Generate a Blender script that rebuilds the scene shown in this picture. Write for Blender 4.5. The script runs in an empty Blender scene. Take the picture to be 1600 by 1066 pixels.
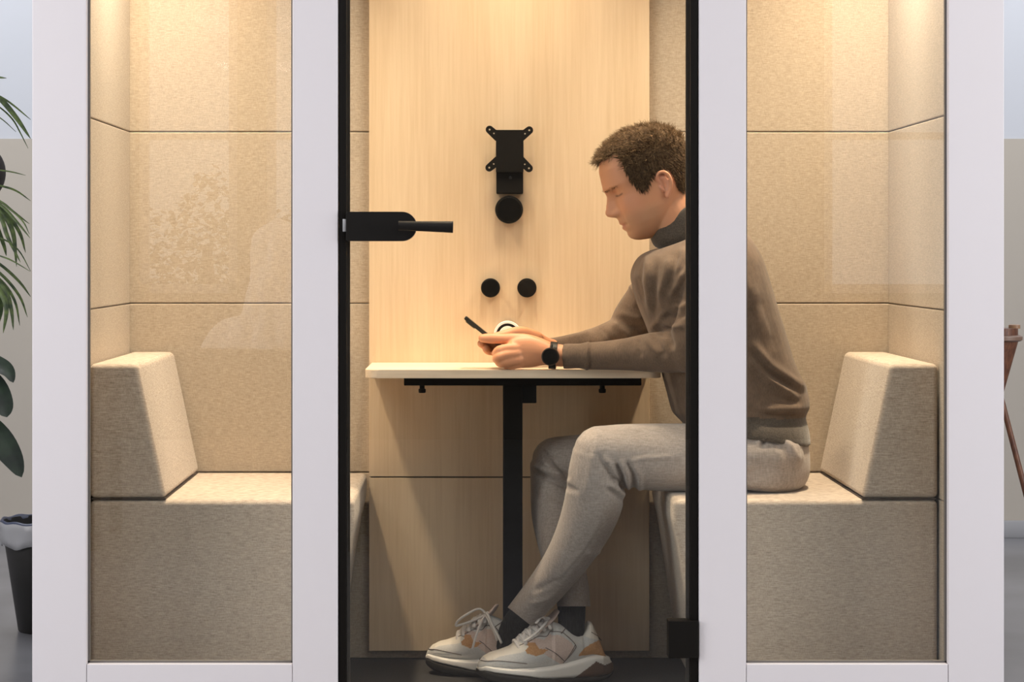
import bpy, bmesh, math, random
import numpy as np
from mathutils import Vector, Matrix, noise
R = random.Random(7)
PI = math.pi
scn = bpy.context.scene
C = scn.collection

# ---------------------------------------------------------------- camera, light, exposure
FPX = 3600.0; VX, VY, CZ = 735.0, 395.0, 0.974
cam = bpy.data.cameras.new('camera'); camo = bpy.data.objects.new('camera', cam); C.objects.link(camo)
camo.location = (0, 0, CZ); camo.rotation_euler = (PI/2, 0, 0)
cam.sensor_fit = 'HORIZONTAL'; cam.sensor_width = 36; cam.lens = FPX/1600*36
cam.shift_x = (800-VX)/1600; cam.shift_y = -(533-VY)/1600
cam.clip_start = 0.05; cam.clip_end = 100
scn.camera = camo
vs = scn.view_settings
vs.view_transform = 'Standard'; vs.look = 'None'; vs.gamma = 1; vs.use_curve_mapping = False; vs.exposure = -0.09
w = bpy.data.worlds.new('sky'); scn.world = w; w.use_nodes = True
bg = w.node_tree.nodes['Background']; bg.inputs[0].default_value = (0.80, 0.88, 1.0, 1); bg.inputs[1].default_value = 1.5

def area(name, loc, rot, sx, sy, power, col, spread=PI):
    l = bpy.data.lights.new(name, 'AREA'); l.shape = 'RECTANGLE'; l.size = sx; l.size_y = sy
    l.energy = power; l.color = col; l.spread = spread
    o = bpy.data.objects.new(name, l); C.objects.link(o); o.location = loc; o.rotation_euler = rot
    return o
# soft lamps added at the windowless side walls, and unseen ceiling panel lamps
area('added_side_lamp', (-4.1, 2.75, 1.55), (0, -PI/2, 0), 1.9, 2.4, 142, (1.0, 0.975, 0.985))
area('added_side_lamp', (4.3, 2.75, 1.55), (0, PI/2, 0), 1.9, 2.4, 142, (1.0, 0.975, 0.985))
area('ceiling_panel_lamp', (-1.6, 2.9, 2.83), (0, 0, 0), 1.2, 1.4, 26, (1.0, 0.96, 0.95))
area('ceiling_panel_lamp', (1.8, 2.9, 2.83), (0, 0, 0), 1.2, 1.4, 26, (1.0, 0.96, 0.95))
area('ceiling_panel_lamp', (-1.9, 7.2, 2.83), (0, 0, 0), 1.2, 1.2, 36, (0.95, 0.965, 1.0))
area('ceiling_panel_lamp', (2.1, 7.2, 2.83), (0, 0, 0), 1.2, 1.2, 36, (0.95, 0.965, 1.0))
# lamps under the booth roof: a strip down the middle and a downlight close to each padded end wall
WARM = (1.0, 0.79, 0.565)
area('booth_led_strip', (0.10, 5.27, 2.215), (0, 0, 0), 0.10, 0.46, 9.3, WARM, 1.6)
area('booth_downlight', (-0.8325+.075, 5.265, 2.215), (0, 0, 0), 0.10, 0.05, 15, WARM, 1.6)
area('booth_downlight', (1.0219-.075, 5.265, 2.215), (0, 0, 0), 0.10, 0.05, 15, WARM, 1.6)

# ---------------------------------------------------------------- helpers
def P(px, py, Y):
    s = FPX/Y
    return Vector(((px-VX)/s, Y, CZ-(py-VY)/s))
def srgb(r, g, b):
    def f(c):
        c /= 255.0
        return c/12.92 if c <= 0.04045 else ((c+0.055)/1.055)**2.4
    return (f(r), f(g), f(b), 1)
def mat(name, col, rough=0.6, metal=0.0, **kw):
    m = bpy.data.materials.new(name); m.use_nodes = True
    b = m.node_tree.nodes['Principled BSDF']
    b.inputs['Base Color'].default_value = col; b.inputs['Roughness'].default_value = rough; b.inputs['Metallic'].default_value = metal
    for k, v in kw.items(): b.inputs[k.replace('_', ' ')].default_value = v
    return m
def N(m, typ, **kw):
    n = m.node_tree.nodes.new(typ)
    for k, v in kw.items(): setattr(n, k, v)
    return n
def Lk(m, a, b): m.node_tree.links.new(a, b)
def texmat(name, c1, c2, scale, rough=0.8, noise_scale=5, detail=6, bump=0.0, bdist=0.001, c3=None, lo=0.35, hi=0.65, sheen=0.0, layers=None):
    """noise colour variation with stretched coordinates; layers = list of (scale vec, noise scale) averaged"""
    m = mat(name, c1, rough); nt = m.node_tree; b = nt.nodes['Principled BSDF']
    if sheen: b.inputs['Sheen Weight'].default_value = sheen
    tc = N(m, 'ShaderNodeTexCoord'); prev = None
    for sc, ns in (layers or [(scale, noise_scale)]):
        mp = N(m, 'ShaderNodeMapping'); mp.inputs['Scale'].default_value = sc
        Lk(m, tc.outputs['Object'], mp.inputs[0])
        nz = N(m, 'ShaderNodeTexNoise'); nz.inputs['Scale'].default_value = ns; nz.inputs['Detail'].default_value = detail
        Lk(m, mp.outputs[0], nz.inputs['Vector'])
        if prev is None: prev = nz.outputs['Fac']
        else:
            ad = N(m, 'ShaderNodeMath', operation='ADD'); Lk(m, prev, ad.inputs[0]); Lk(m, nz.outputs['Fac'], ad.inputs[1])
            prev = ad.outputs[0]
    k = len(layers) if layers else 1
    if k > 1:
        dv = N(m, 'ShaderNodeMath', operation='DIVIDE'); Lk(m, prev, dv.inputs[0]); dv.inputs[1].default_value = k; prev = dv.outputs[0]
    cr = N(m, 'ShaderNodeValToRGB'); cr.color_ramp.elements[0].position = lo; cr.color_ramp.elements[0].color = c1
    cr.color_ramp.elements[1].position = hi; cr.color_ramp.elements[1].color = c2
    Lk(m, prev, cr.inputs[0]); Lk(m, cr.outputs[0], b.inputs['Base Color'])
    if bump:
        bp = N(m, 'ShaderNodeBump'); bp.inputs['Strength'].default_value = bump; bp.inputs['Distance'].default_value = bdist
        Lk(m, prev, bp.inputs['Height']); Lk(m, bp.outputs[0], b.inputs['Normal'])
    return m
def glassmat(name, tint=(0.97, 0.985, 0.97, 1), ior=1.5):
    m = bpy.data.materials.new(name); m.use_nodes = True; nt = m.node_tree; nt.nodes.clear()
    o = N(m, 'ShaderNodeOutputMaterial'); t = N(m, 'ShaderNodeBsdfTransparent'); g = N(m, 'ShaderNodeBsdfGlossy')
    fr = N(m, 'ShaderNodeFresnel'); mx = N(m, 'ShaderNodeMixShader')
    geo = N(m, 'ShaderNodeNewGeometry'); fr.inputs['IOR'].default_value = ior
    t.inputs[0].default_value = tint; g.inputs['Roughness'].default_value = 0.0
    # reflect only on the outward side of each face so both faces of the pane reflect once
    inv = N(m, 'ShaderNodeMath', operation='SUBTRACT'); inv.inputs[0].default_value = 1.0
    Lk(m, geo.outputs['Backfacing'], inv.inputs[1])
    mu = N(m, 'ShaderNodeMath', operation='MULTIPLY'); Lk(m, fr.outputs[0], mu.inputs[0]); Lk(m, inv.outputs[0], mu.inputs[1])
    m2 = N(m, 'ShaderNodeMath', operation='MULTIPLY'); Lk(m, mu.outputs[0], m2.inputs[0]); m2.inputs[1].default_value = 1.9
    Lk(m, m2.outputs[0], mx.inputs[0]); Lk(m, t.outputs[0], mx.inputs[1]); Lk(m, g.outputs[0], mx.inputs[2]); Lk(m, mx.outputs[0], o.inputs[0])
    return m

M = {}
M['white'] = mat('white_lacquer', (0.69, 0.665, 0.685, 1), 0.38)
M['wall_up'] = mat('painted_wall', (0.60, 0.62, 0.66, 1), 0.85)
M['black'] = mat('black_metal', (0.007, 0.006, 0.005, 1), 0.55, Specular_IOR_Level=0.12)
M['blackp'] = mat('black_plastic', (0.009, 0.008, 0.007, 1), 0.45, Specular_IOR_Level=0.2)
M['gloss'] = mat('black_gloss', (0.008, 0.008, 0.008, 1), 0.12)
M['steel'] = mat('brushed_steel', (0.62, 0.63, 0.64, 1), 0.35, 0.6)
M['glass'] = glassmat('booth_glass')
fab = [((1, 1, 0.22), 800), ((0.10, 0.10, 1), 560), ((0.12, 0.12, 1), 560)]
M['fabric'] = texmat('woven_beige_fabric', (0.33, 0.27, 0.205, 1), (0.55, 0.465, 0.37, 1), None, 0.95, bump=0.35, bdist=0.0008, layers=fab, detail=3, lo=0.36, hi=0.66, sheen=0.12)
M['fabricg'] = texmat('woven_grey_beige_fabric', (0.27, 0.218, 0.175, 1), (0.57, 0.485, 0.405, 1), None, 0.95, bump=0.35, bdist=0.0008, layers=fab, detail=3, lo=0.36, hi=0.66, sheen=0.12)
M['oak'] = texmat('pale_oak_veneer', (0.64, 0.485, 0.32, 1), (0.73, 0.575, 0.40, 1), None, 0.5, layers=[((14, 14, 0.5), 12), ((3, 3, 0.25), 5)], detail=5, lo=0.36, hi=0.62)
M['oakt'] = texmat('pale_oak_tabletop', (0.66, 0.53, 0.39, 1), (0.76, 0.62, 0.47, 1), None, 0.4, layers=[((0.5, 14, 14), 12)], detail=5)
M['carpet'] = texmat('dark_carpet', (0.022, 0.021, 0.022, 1), (0.045, 0.043, 0.045, 1), (1, 1, 1), 0.95, 300, bump=0.4)
M['concrete'] = texmat('polished_grey_floor', (0.17, 0.17, 0.18, 1), (0.25, 0.25, 0.265, 1), (1, 1, 1), 0.28, 2.5)
M['ceil'] = mat('ceiling_paint', (0.72, 0.72, 0.72, 1), 0.9)
M['base'] = mat('grey_baseboard', (0.36, 0.36, 0.37, 1), 0.5)

def setp(o, label=None, cat=None, group=None, kind=None):
    if label: o['label'] = label
    if cat: o['category'] = cat
    if group: o['group'] = group
    if kind: o['kind'] = kind
    return o
def thing(name, loc, label, cat, group=None, rz=0):
    o = bpy.data.objects.new(name, None); C.objects.link(o); o.location = loc; o.rotation_euler = (0, 0, rz); o.empty_display_size = 0.05
    return setp(o, label, cat, group)
def worldloc(o):
    v = Vector(o.location)
    if o.parent: v = v + worldloc(o.parent)
    return v
def obj(name, me, m, parent=None, smooth=True, kind=None, label=None, origin=None, sharp=40):
    """me in world coordinates -> ONE mesh object (parents have no rotation)"""
    if isinstance(me, bmesh.types.BMesh):
        bmesh.ops.recalc_face_normals(me, faces=me.faces)
        mm = bpy.data.meshes.new(name); me.to_mesh(mm); me.free(); me = mm
    me.name = name
    for x in (m if isinstance(m, (list, tuple)) else [m]): me.materials.append(x)
    if smooth:
        me.polygons.foreach_set('use_smooth', [True]*len(me.polygons))
        if sharp: me.set_sharp_from_angle(angle=math.radians(sharp))
    o = bpy.data.objects.new(name, me); C.objects.link(o)
    if parent is not None:
        o.parent = parent; o.location = -worldloc(parent)
    elif origin is not None:
        me.transform(Matrix.Translation(-Vector(origin))); o.location = origin
    if kind: o['kind'] = kind
    if label: o['label'] = label
    return o
def box(bm, x0, x1, y0, y1, z0, z1, bev=0.0, seg=2, mi=0):
    g = bmesh.ops.create_cube(bm, size=1.0)
    vs_ = g['verts']
    for v in vs_:
        v.co = Vector((x0+(v.co.x+.5)*(x1-x0), y0+(v.co.y+.5)*(y1-y0), z0+(v.co.z+.5)*(z1-z0)))
    fs = list({f for v in vs_ for f in v.link_faces})
    if bev > 0:
        es = list({e for v in vs_ for e in v.link_edges})
        r = bmesh.ops.bevel(bm, geom=es, offset=bev, segments=seg, profile=0.5, affect='EDGES')
        fs = [f for f in bm.faces if f.is_valid and (f in r['faces'] or f in fs)]
    for f in fs:
        if f.is_valid: f.material_index = mi
    return bm
def B(*a, **k): return box(bmesh.new(), *a, **k)
def flat(o):
    """auto-smooth look for bevelled boxes"""
    md = o.modifiers.new('wn', 'WEIGHTED_NORMAL'); md.keep_sharp = True
    return o
def catmull(pts, n):
    pts = [np.array(p, float) for p in pts]
    if len(pts) < 3:
        return [pts[0]+(pts[-1]-pts[0])*t for t in np.linspace(0, 1, n+1)]
    P_ = [2*pts[0]-pts[1]]+pts+[2*pts[-1]-pts[-2]]
    out = []
    for i in range(1, len(P_)-2):
        for k in range(n):
            t = k/n; a, b, c, d = P_[i-1:i+3]
            out.append(0.5*((2*b)+(-a+c)*t+(2*a-5*b+4*c-d)*t*t+(-a+3*b-3*c+d)*t**3))
    out.append(pts[-1]); return out
def tube(bm, pts, radii, n=18, sub=4, cap=True, mi=0, ref=(0, 1, 0), round_caps=True):
    """pts: world points, radii: r or (r_depth, r_inplane)"""
    data = [list(p)+([r, r] if not isinstance(r, (tuple, list)) else list(r)) for p, r in zip(pts, radii)]
    d = catmull(data, sub)
    ps = [Vector(x[:3]) for x in d]; rs = [(max(x[3], 1e-5), max(x[4], 1e-5)) for x in d]
    if round_caps:
        t0 = (ps[0]-ps[1]).normalized(); t1 = (ps[-1]-ps[-2]).normalized()
        r0 = min(rs[0]); r1 = min(rs[-1]); A = []; Z = []
        for k in range(1, 5):
            a = k/4*PI/2*0.97
            A.insert(0, (ps[0]+t0*r0*math.sin(a), (rs[0][0]*math.cos(a), rs[0][1]*math.cos(a))))
            Z.append((ps[-1]+t1*r1*math.sin(a), (rs[-1][0]*math.cos(a), rs[-1][1]*math.cos(a))))
        ps = [a[0] for a in A]+ps+[z[0] for z in Z]; rs = [a[1] for a in A]+rs+[z[1] for z in Z]
    rings = []; ref = Vector(ref); last = None
    for i, p in enumerate(ps):
        t = (ps[min(i+1, len(ps)-1)]-ps[max(i-1, 0)]).normalized()
        n1 = ref-t*ref.dot(t)
        if n1.length < 0.15: n1 = last if last is not None else Vector((0, 0, 1))-t*t.z
        n1 = (n1 - t*n1.dot(t)).normalized(); last = n1
        n2 = t.cross(n1)
        rings.append([bm.verts.new(p+n1*rs[i][0]*math.cos(2*PI*k/n)+n2*rs[i][1]*math.sin(2*PI*k/n)) for k in range(n)])
    loft(bm, rings, cap, mi); return rings
def loft(bm, rings, cap=True, mi=0):
    n = len(rings[0])
    for a, b in zip(rings, rings[1:]):
        for k in range(n):
            f = bm.faces.new((a[k], a[(k+1) % n], b[(k+1) % n], b[k])); f.material_index = mi
    if cap:
        for r in (rings[0], rings[-1]):
            f = bm.faces.new(r); f.material_index = mi
def lathe(bm, prof, c, axis='Z', n=40, mi=0):
    """prof: (r, h) list; axis Z up or Y (towards camera is negative h)"""
    rings = []
    for r, h in prof:
        ring = []
        for k in range(n):
            a = 2*PI*k/n; x, y = r*math.cos(a), r*math.sin(a)
            ring.append(bm.verts.new(Vector(c)+(Vector((x, y, h)) if axis == 'Z' else Vector((x, h, y)))))
        rings.append(ring)
    loft(bm, rings, True, mi)
def prism(bm, poly, y0, y1, bev=0, seg=3, mi=0):
    """poly: (x,z) outline extruded from y0 to y1"""
    a = [bm.verts.new((x, y0, z)) for x, z in poly]; b = [bm.verts.new((x, y1, z)) for x, z in poly]
    n = len(poly); fs = [bm.faces.new(a), bm.faces.new(b[::-1])]
    for k in range(n): fs.append(bm.faces.new((a[k], b[k], b[(k+1) % n], a[(k+1) % n])))
    bmesh.ops.recalc_face_normals(bm, faces=fs)
    if bev:
        es = list({e for v in a+b for e in v.link_edges})
        bmesh.ops.bevel(bm, geom=es, offset=bev, segments=seg, profile=0.5, affect='EDGES')
    for f in bm.faces: f.material_index = mi
def remesh(bm, voxel, smooth=6, fac=0.5):
    me = bpy.data.meshes.new('tmp'); bmesh.ops.recalc_face_normals(bm, faces=bm.faces); bm.to_mesh(me); bm.free()
    o = bpy.data.objects.new('tmp', me); C.objects.link(o)
    md = o.modifiers.new('r', 'REMESH'); md.mode = 'VOXEL'; md.voxel_size = voxel; md.adaptivity = 0
    if smooth:
        s = o.modifiers.new('s', 'SMOOTH'); s.iterations = smooth; s.factor = fac
    bpy.context.view_layer.update()
    dg = bpy.context.evaluated_depsgraph_get()
    out = bpy.data.meshes.new_from_object(o.evaluated_get(dg))
    bpy.data.objects.remove(o); bpy.data.meshes.remove(me)
    out.materials.clear()
    return out
def getco(me):
    a = np.empty(len(me.vertices)*3, np.float64); me.vertices.foreach_get('co', a); return a.reshape(-1, 3)
def getno(me):
    a = np.empty(len(me.vertices)*3, np.float64)
    me.vertex_normals.foreach_get('vector', a); return a.reshape(-1, 3)
def setco(me, co): me.vertices.foreach_set('co', co.ravel()); me.update()
def topx(co):
    s = FPX/co[:, 1]
    return VX+co[:, 0]*s, VY+(CZ-co[:, 2])*s
def segdist(px, py, poly):
    best = np.full(px.shape, 1e9); tt = np.zeros(px.shape); n = len(poly)-1
    for i in range(n):
        ax, ay = poly[i]; bx, by = poly[i+1]
        dx, dy = bx-ax, by-ay; L = dx*dx+dy*dy+1e-9
        t = np.clip(((px-ax)*dx+(py-ay)*dy)/L, 0, 1)
        d = np.hypot(px-(ax+t*dx), py-(ay+t*dy))
        m = d < best; best[m] = d[m]; tt[m] = (i+t[m])/n
    return best, tt
def folds(me, lst, side=-1):
    """cloth creases: (polyline, amplitude m, width px, ymin, ymax)"""
    co = getco(me); no = getno(me); px, py = topx(co)
    for f in lst:
        poly, amp, wd = f[:3]; y0, y1 = (f[3], f[4]) if len(f) > 3 else (0, 99)
        d, t = segdist(px, py, poly)
        k = amp*np.exp(-(d/wd)**2)*np.clip(np.minimum(t, 1-t)*5, 0.0, 1)*np.clip(-no[:, 1]*2+0.4, 0, 1)*((co[:, 1] > y0) & (co[:, 1] < y1))
        co += no*k[:, None]
    setco(me, co)
def inpoly(x, y, poly):
    r = np.zeros(x.shape, bool); n = len(poly)
    for i in range(n):
        x1, y1 = poly[i]; x2, y2 = poly[(i+1) % n]
        c = ((y1 > y) != (y2 > y)) & (x < (x2-x1)*(y-y1)/((y2-y1) if y2 != y1 else 1e-9)+x1)
        r ^= c
    return r
def interp(x, tab):
    xs = [a[0] for a in tab]; ys = [a[1] for a in tab]
    if xs[0] > xs[-1]: xs, ys = xs[::-1], ys[::-1]
    return np.interp(x, xs, ys)

# ---------------------------------------------------------------- the room
RZ = -0.055          # office floor, a little below the booth floor
X0, X1, Y0, Y1, ZT = -4.2, 4.4, -3.0, 8.05, 2.9
YW = FPX*(CZ-RZ)/(840-VY)   # wall foot seen at y=840
obj('floor', B(X0, X1, Y0, YW+.1, RZ-.1, RZ), M['concrete'], kind='structure')
obj('ceiling', B(X0, X1, Y0, YW+.1, ZT, ZT+.1), M['ceil'], kind='structure')
zb = P(0, 217, YW).z
M['wains'] = mat('beige_wall_paint', (0.50, 0.455, 0.39, 1), 0.8)
bm = B(X0, X1, YW, YW+.1, zb, ZT); box(bm, X0, X1, YW-.004, YW+.1, RZ, zb, mi=1)
obj('wall_back', bm, [M['wall_up'], M['wains']], kind='structure', smooth=False)
obj('wall_left', B(X0-.1, X0, Y0, YW+.1, RZ, ZT), M['wall_up'], kind='structure')
obj('wall_right', B(X1, X1+.1, Y0, YW+.1, RZ, ZT), M['wall_up'], kind='structure')
zt = P(0, 813, YW).z
obj('baseboard_back', B(X0, X1, YW-.022, YW-.004, RZ, zt, 0.003), M['base'], kind='structure')
# wall behind the camera with three tall windows
WX = [(-1.83, -1.285), (-1.126, -0.82), (1.95, 2.9)]
bm = bmesh.new(); xs = X0
for a, b in WX:
    box(bm, xs, a, Y0-.12, Y0, RZ, ZT); box(bm, a, b, Y0-.12, Y0, RZ, 0.75); box(bm, a, b, Y0-.12, Y0, 2.5, ZT); xs = b
box(bm, xs, X1, Y0-.12, Y0, RZ, ZT)
M['wfront'] = mat('dark_painted_wall', (0.025, 0.02, 0.016, 1), 0.85)
obj('wall_front', bm, M['wfront'], kind='structure', smooth=False)
for i, (a, b) in enumerate(WX):
    bm = bmesh.new(); t = 0.05
    box(bm, a, b, Y0-.09, Y0-.03, 0.75, 0.75+t); box(bm, a, b, Y0-.09, Y0-.03, 2.5-t, 2.5)
    box(bm, a, a+t, Y0-.09, Y0-.03, 0.75, 2.5); box(bm, b-t, b, Y0-.09, Y0-.03, 0.75, 2.5)
    box(bm, a, b, Y0-.08, Y0-.04, 1.6, 1.64)
    wn = obj('window_%d' % (i+1), bm, M['white'], kind='structure')
    obj('window_pane', B(a+t, b-t, Y0-.064, Y0-.058, 0.75+t, 2.5-t), M['glass'], wn)
# ---------------------------------------------------------------- the booth
YF = 4.83; YB = 5.634; ZR = 2.32
def fx(px): return (px-VX)/(FPX/YF)
LX, RX = -0.8325, 1.0219
pod = thing('meeting_booth', (0.1, YF, RZ), 'white framed office meeting booth with glass front, fabric walls and pale oak panel', 'booth')
def part(name, bm, m, parent=pod, **k): return obj(name, bm, m, parent, **k)
TH = 0.045
zr = 0.111
posts = [(50, 135), (457, 528), (1092, 1166), (1482, 1569)]
for a, b in posts:
    flat(part('frame_post', B(fx(a), fx(b), YF, YF+TH, RZ+.02, ZR, 0.0025), M['white']))
for a, b in ((135, 457), (1166, 1482)):
    g = .0006
    flat(part('bottom_rail', B(fx(a)+g, fx(b)-g, YF+.0006, YF+TH, RZ+.02, zr, 0.002), M['white']))
    flat(part('top_rail', B(fx(a)+g, fx(b)-g, YF+.0006, YF+TH, 2.0, ZR, 0.002), M['white']))
    bm = bmesh.new(); q = 0.004
    box(bm, fx(a), fx(b), YF+.018, YF+.030, zr, zr+q); box(bm, fx(a), fx(b), YF+.018, YF+.030, 2.0-q, 2.0)
    box(bm, fx(a), fx(a)+q, YF+.018, YF+.030, zr, 2.0); box(bm, fx(b)-q, fx(b), YF+.018, YF+.030, zr, 2.0)
    wp = part('window_pane', B(fx(a)+.0005, fx(b)-.0005, YF+.021, YF+.027, zr+.0005, 2.0-.0005), M['glass'])
    obj('glazing_seal', bm, mat('grey_seal', (0.13, 0.12, 0.11, 1), 0.6), wp, smooth=False)
part('door_head', B(fx(528), fx(1092), YF, YF+TH, 2.0, ZR, 0.002), M['white'])
part('outer_side_panel', B(fx(50)+.001, LX-.022, YF+TH, YB+.09, RZ+.02, ZR), M['white'])
part('outer_side_panel', B(RX+.022, fx(1569)-.001, YF+TH, YB+.09, RZ+.02, ZR), M['white'])
part('outer_back_panel', B(LX-.022, RX+.022, YB+.05, YB+.09, RZ+.02, ZR), M['white'])
part('roof', B(LX-.022, RX+.022, YF+TH, YB+.05, 2.25, ZR), M['white'])
part('booth_floor', B(fx(50), fx(1569), YF+.001, YB+.09, RZ+.004, -0.02), M['carpet'])
part('led_profile', B(LX+.02, RX-.02, 5.235, 5.305, 2.22, 2.25), M['white'])
# padded fabric wall panels, three courses
zs = [-0.02, 0.436, 0.850, 1.270, 1.69, 2.25]
def panel(x0, x1, y0, y1, z0, z1, m):
    bm = B(x0, x1, y0, y1, z0+.0008, z1-.0008, 0.003, 3)
    flat(part('acoustic_panel', bm, m))
for z0, z1 in zip(zs, zs[1:]):
    panel(LX-.02, LX, YF+TH+.002, YB-.001, z0, z1, M['fabric'])
    panel(RX, RX+.02, YF+TH+.002, YB-.001, z0, z1, M['fabric'])
    panel(LX-.018, RX+.018, YB+.008, YB+.045, z0, z1, M['fabric'])
wx0, wx1 = (577-VX)/639.0, (1014-VX)/639.0
zsm = 0.4255
flat(part('oak_panel', B(wx0, wx1, YB-.012, YB+.008, zsm+.002, 2.25, 0.001), M['oak']))
flat(part('oak_panel', B(wx0, wx1, YB-.012, YB+.008, 0.002, zsm-.001, 0.001), M['oak']))
part('panel_shadow_gap', B(wx0+.004, wx1-.004, YB-.004, YB+.008, zsm-.001, zsm+.002), M['black'])
# door
bm = bmesh.new()
dl, dr = fx(528)+.0015, fx(1092)-.0015
door = part('glass_door', B(dl, dl+.016, YF+.004, YF+.042, -0.03, 1.995, 0.001), M['black'])
obj('door_stile', B(dr-.016, dr, YF+.004, YF+.042, -0.03, 1.995, 0.001), M['black'], door)
obj('door_pane', B(dl+.0165, dr-.0165, YF+.016, YF+.024, -0.03, 1.995), M['glass'], door)
M['seal'] = mat('dark_brown_seal', (0.045, 0.035, 0.028, 1), 0.5)
bm = bmesh.new(); box(bm, dl+.0165, dl+.0225, YF+.026, YF+.034, -0.03, 1.995); box(bm, dr-.0235, dr-.0165, YF+.026, YF+.034, -0.03, 1.995)
obj('edge_seal', bm, M['seal'], door, smooth=False)
def rrect_h(x0, x1, z0, z1, r, left_r=0.004, n=12):
    pts = []
    for cx, cz, a0, rr in ((x1-r, z1-r, 0, r), (x0+left_r, z1-left_r, 90, left_r), (x0+left_r, z0+left_r, 180, left_r), (x1-r, z0+r, 270, r)):
        for k in range(n+1):
            a = math.radians(a0+90*k/n); pts.append((cx+rr*math.cos(a), cz+rr*math.sin(a)))
    return pts
def F(px, py, d=0): return P(px, py, YF+d)
lp = F(541, 377); lq = F(651, 331)
bm = bmesh.new(); prism(bm, rrect_h(lp.x, lq.x, lp.z, lq.z, (lq.z-lp.z)/2*.98), YF-.012, YF+.028, 0.0015, 2)
flat(obj('lock_case', bm, M['blackp'], door))
bm = bmesh.new(); c = F(634, 354)
tube(bm, [(c.x, YF-.010, c.z), (c.x, YF-.035, c.z), (c.x+.001, YF-.047, c.z)], [.0085]*3, n=20, round_caps=False)
e = F(708, 355, -.047)
tube(bm, [(c.x-.014, YF-.047, c.z+.001), (c.x+.03, YF-.048, c.z), (e.x, YF-.05, e.z)], [.0098, .0104, .0122], n=28, round_caps=False, sub=6)
obj('lever_handle', bm, M['blackp'], door)
a = F(535.5, 362); b = F(540.5, 342.5)
obj('strike_plate', B(a.x, b.x, YF-.0005, YF+.01, a.z, b.z, .0005), M['steel'], door)
a = F(1044, 1028); b = F(1091, 970)
flat(obj('pivot_hinge', B(a.x, b.x, YF-.008, YF+.036, a.z, b.z, .0015), M['black'], door))

# ---------------------------------------------------------------- benches
YS = 5.014
def bench(sgn, label):
    cx = 0.0947
    xw = LX+.004 if sgn < 0 else RX-.004
    it, ib = cx+sgn*.3475, cx+sgn*.415       # inner edge top / bottom
    root = thing('bench_seat', ((xw+it)/2, (YS+YB)/2, -0.02), label, 'bench', 'fabric benches facing each other in the booth')
    def mir(p): return [(x, z) for x, z in p]
    poly = [(xw, -0.018), (ib, -0.018), (it+sgn*.012, .335), (it-0*sgn, .385), (it, .436), (xw, .436)]
    bm = bmesh.new(); prism(bm, poly, YS, YB-.004, 0.013, 4)
    flat(obj('seat_block', bm, M['fabricg'], root))
    bt, bb = cx+sgn*.819, cx+sgn*.757
    poly = [(xw, .4395), (bb, .4395), (bt, .732), (xw, .732)]
    bm = bmesh.new(); prism(bm, poly, YS-.002, YB-.004, 0.012, 4)
    flat(obj('backrest', bm, M['fabricg'], root))
    bm = bmesh.new()
    bx = bb+sgn*.003
    tube(bm, [(xw-sgn*.004, YS+.004, .438), (bx, YS+.004, .438)], [.0022, .0022], n=8, round_caps=False)
    tube(bm, [(bx, YS+.004, .438), (bx, YB-.02, .438)], [.0018, .0018], n=8, round_caps=False, ref=(0, 0, 1))
    obj('piping', bm, mat('dark_piping', (0.05, 0.035, 0.025, 1), .8), root)
    return root
bench(-1, 'empty beige fabric bench with wedge backrest in the left half of the booth')
bench(1, 'beige fabric bench with wedge backrest that the man sits on')

# ---------------------------------------------------------------- table
TZ = .706
tl, tr = (570-VX)/683.6, (1034-VX)/683.6
tab = thing('booth_table', ((tl+tr)/2, 5.45, -0.02), 'pale oak wall table on a single black leg between the benches', 'table')
def rpoly_xy(x0, x1, y0, y1, r, n=8):
    pts = []
    for cx, cy, a0 in ((x1-r, y1-.001, None), (x0+r, y1-.001, None), (x0+r, y0+r, 180), (x1-r, y0+r, 270)):
        if a0 is None: continue
        for k in range(n+1):
            a = math.radians(a0+90*k/n); pts.append((cx+r*math.cos(a), cy+r*math.sin(a)))
    return [(x0, y1)]+pts+[(x1, y1)]
bm = bmesh.new(); pl = rpoly_xy(tl, tr, 5.266, YB-.0125, .03)
a_ = [bm.verts.new((x, y, TZ)) for x, y in pl]; b_ = [bm.verts.new((x, y, TZ-.019)) for x, y in pl]
bm.faces.new(a_); bm.faces.new(b_[::-1])
for k in range(len(pl)): bm.faces.new((a_[k], b_[k], b_[(k+1) % len(pl)], a_[(k+1) % len(pl)]))
es = [e for e in bm.edges if abs(e.verts[0].co.z-e.verts[1].co.z) < 1e-5]
bmesh.ops.bevel(bm, geom=es, offset=.0015, segments=2, affect='EDGES')
flat(obj('tabletop', bm, M['oakt'], tab))
def tx(px, Y=5.42): return (px-VX)/(FPX/Y)
flat(obj('support_bar', B(tx(632), tx(1000), 5.37, 5.47, TZ-.042, TZ-.0195, .002), M['black'], tab))
flat(obj('leg', B(tx(786), tx(816), 5.385, 5.455, -0.012, TZ-.042, .003), M['black'], tab))
flat(obj('foot_plate', B(tx(760), tx(842), 5.33, 5.60, -0.0195, -0.012, .002), M['black'], tab))
flat(obj('control_box', B(tx(814.5), tx(838), 5.40, 5.44, TZ-.085, TZ-.042, .002), M['blackp'], tab))
for px in (660, 940):
    bm = bmesh.new(); lathe(bm, [(.006, TZ-.042), (.006, TZ-.050), (.0085, TZ-.051), (.0085, TZ-.058), (.007, TZ-.060)], (tx(px), 5.39, 0), n=20)
    obj('screw_knob', bm, M['black'], tab)

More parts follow.
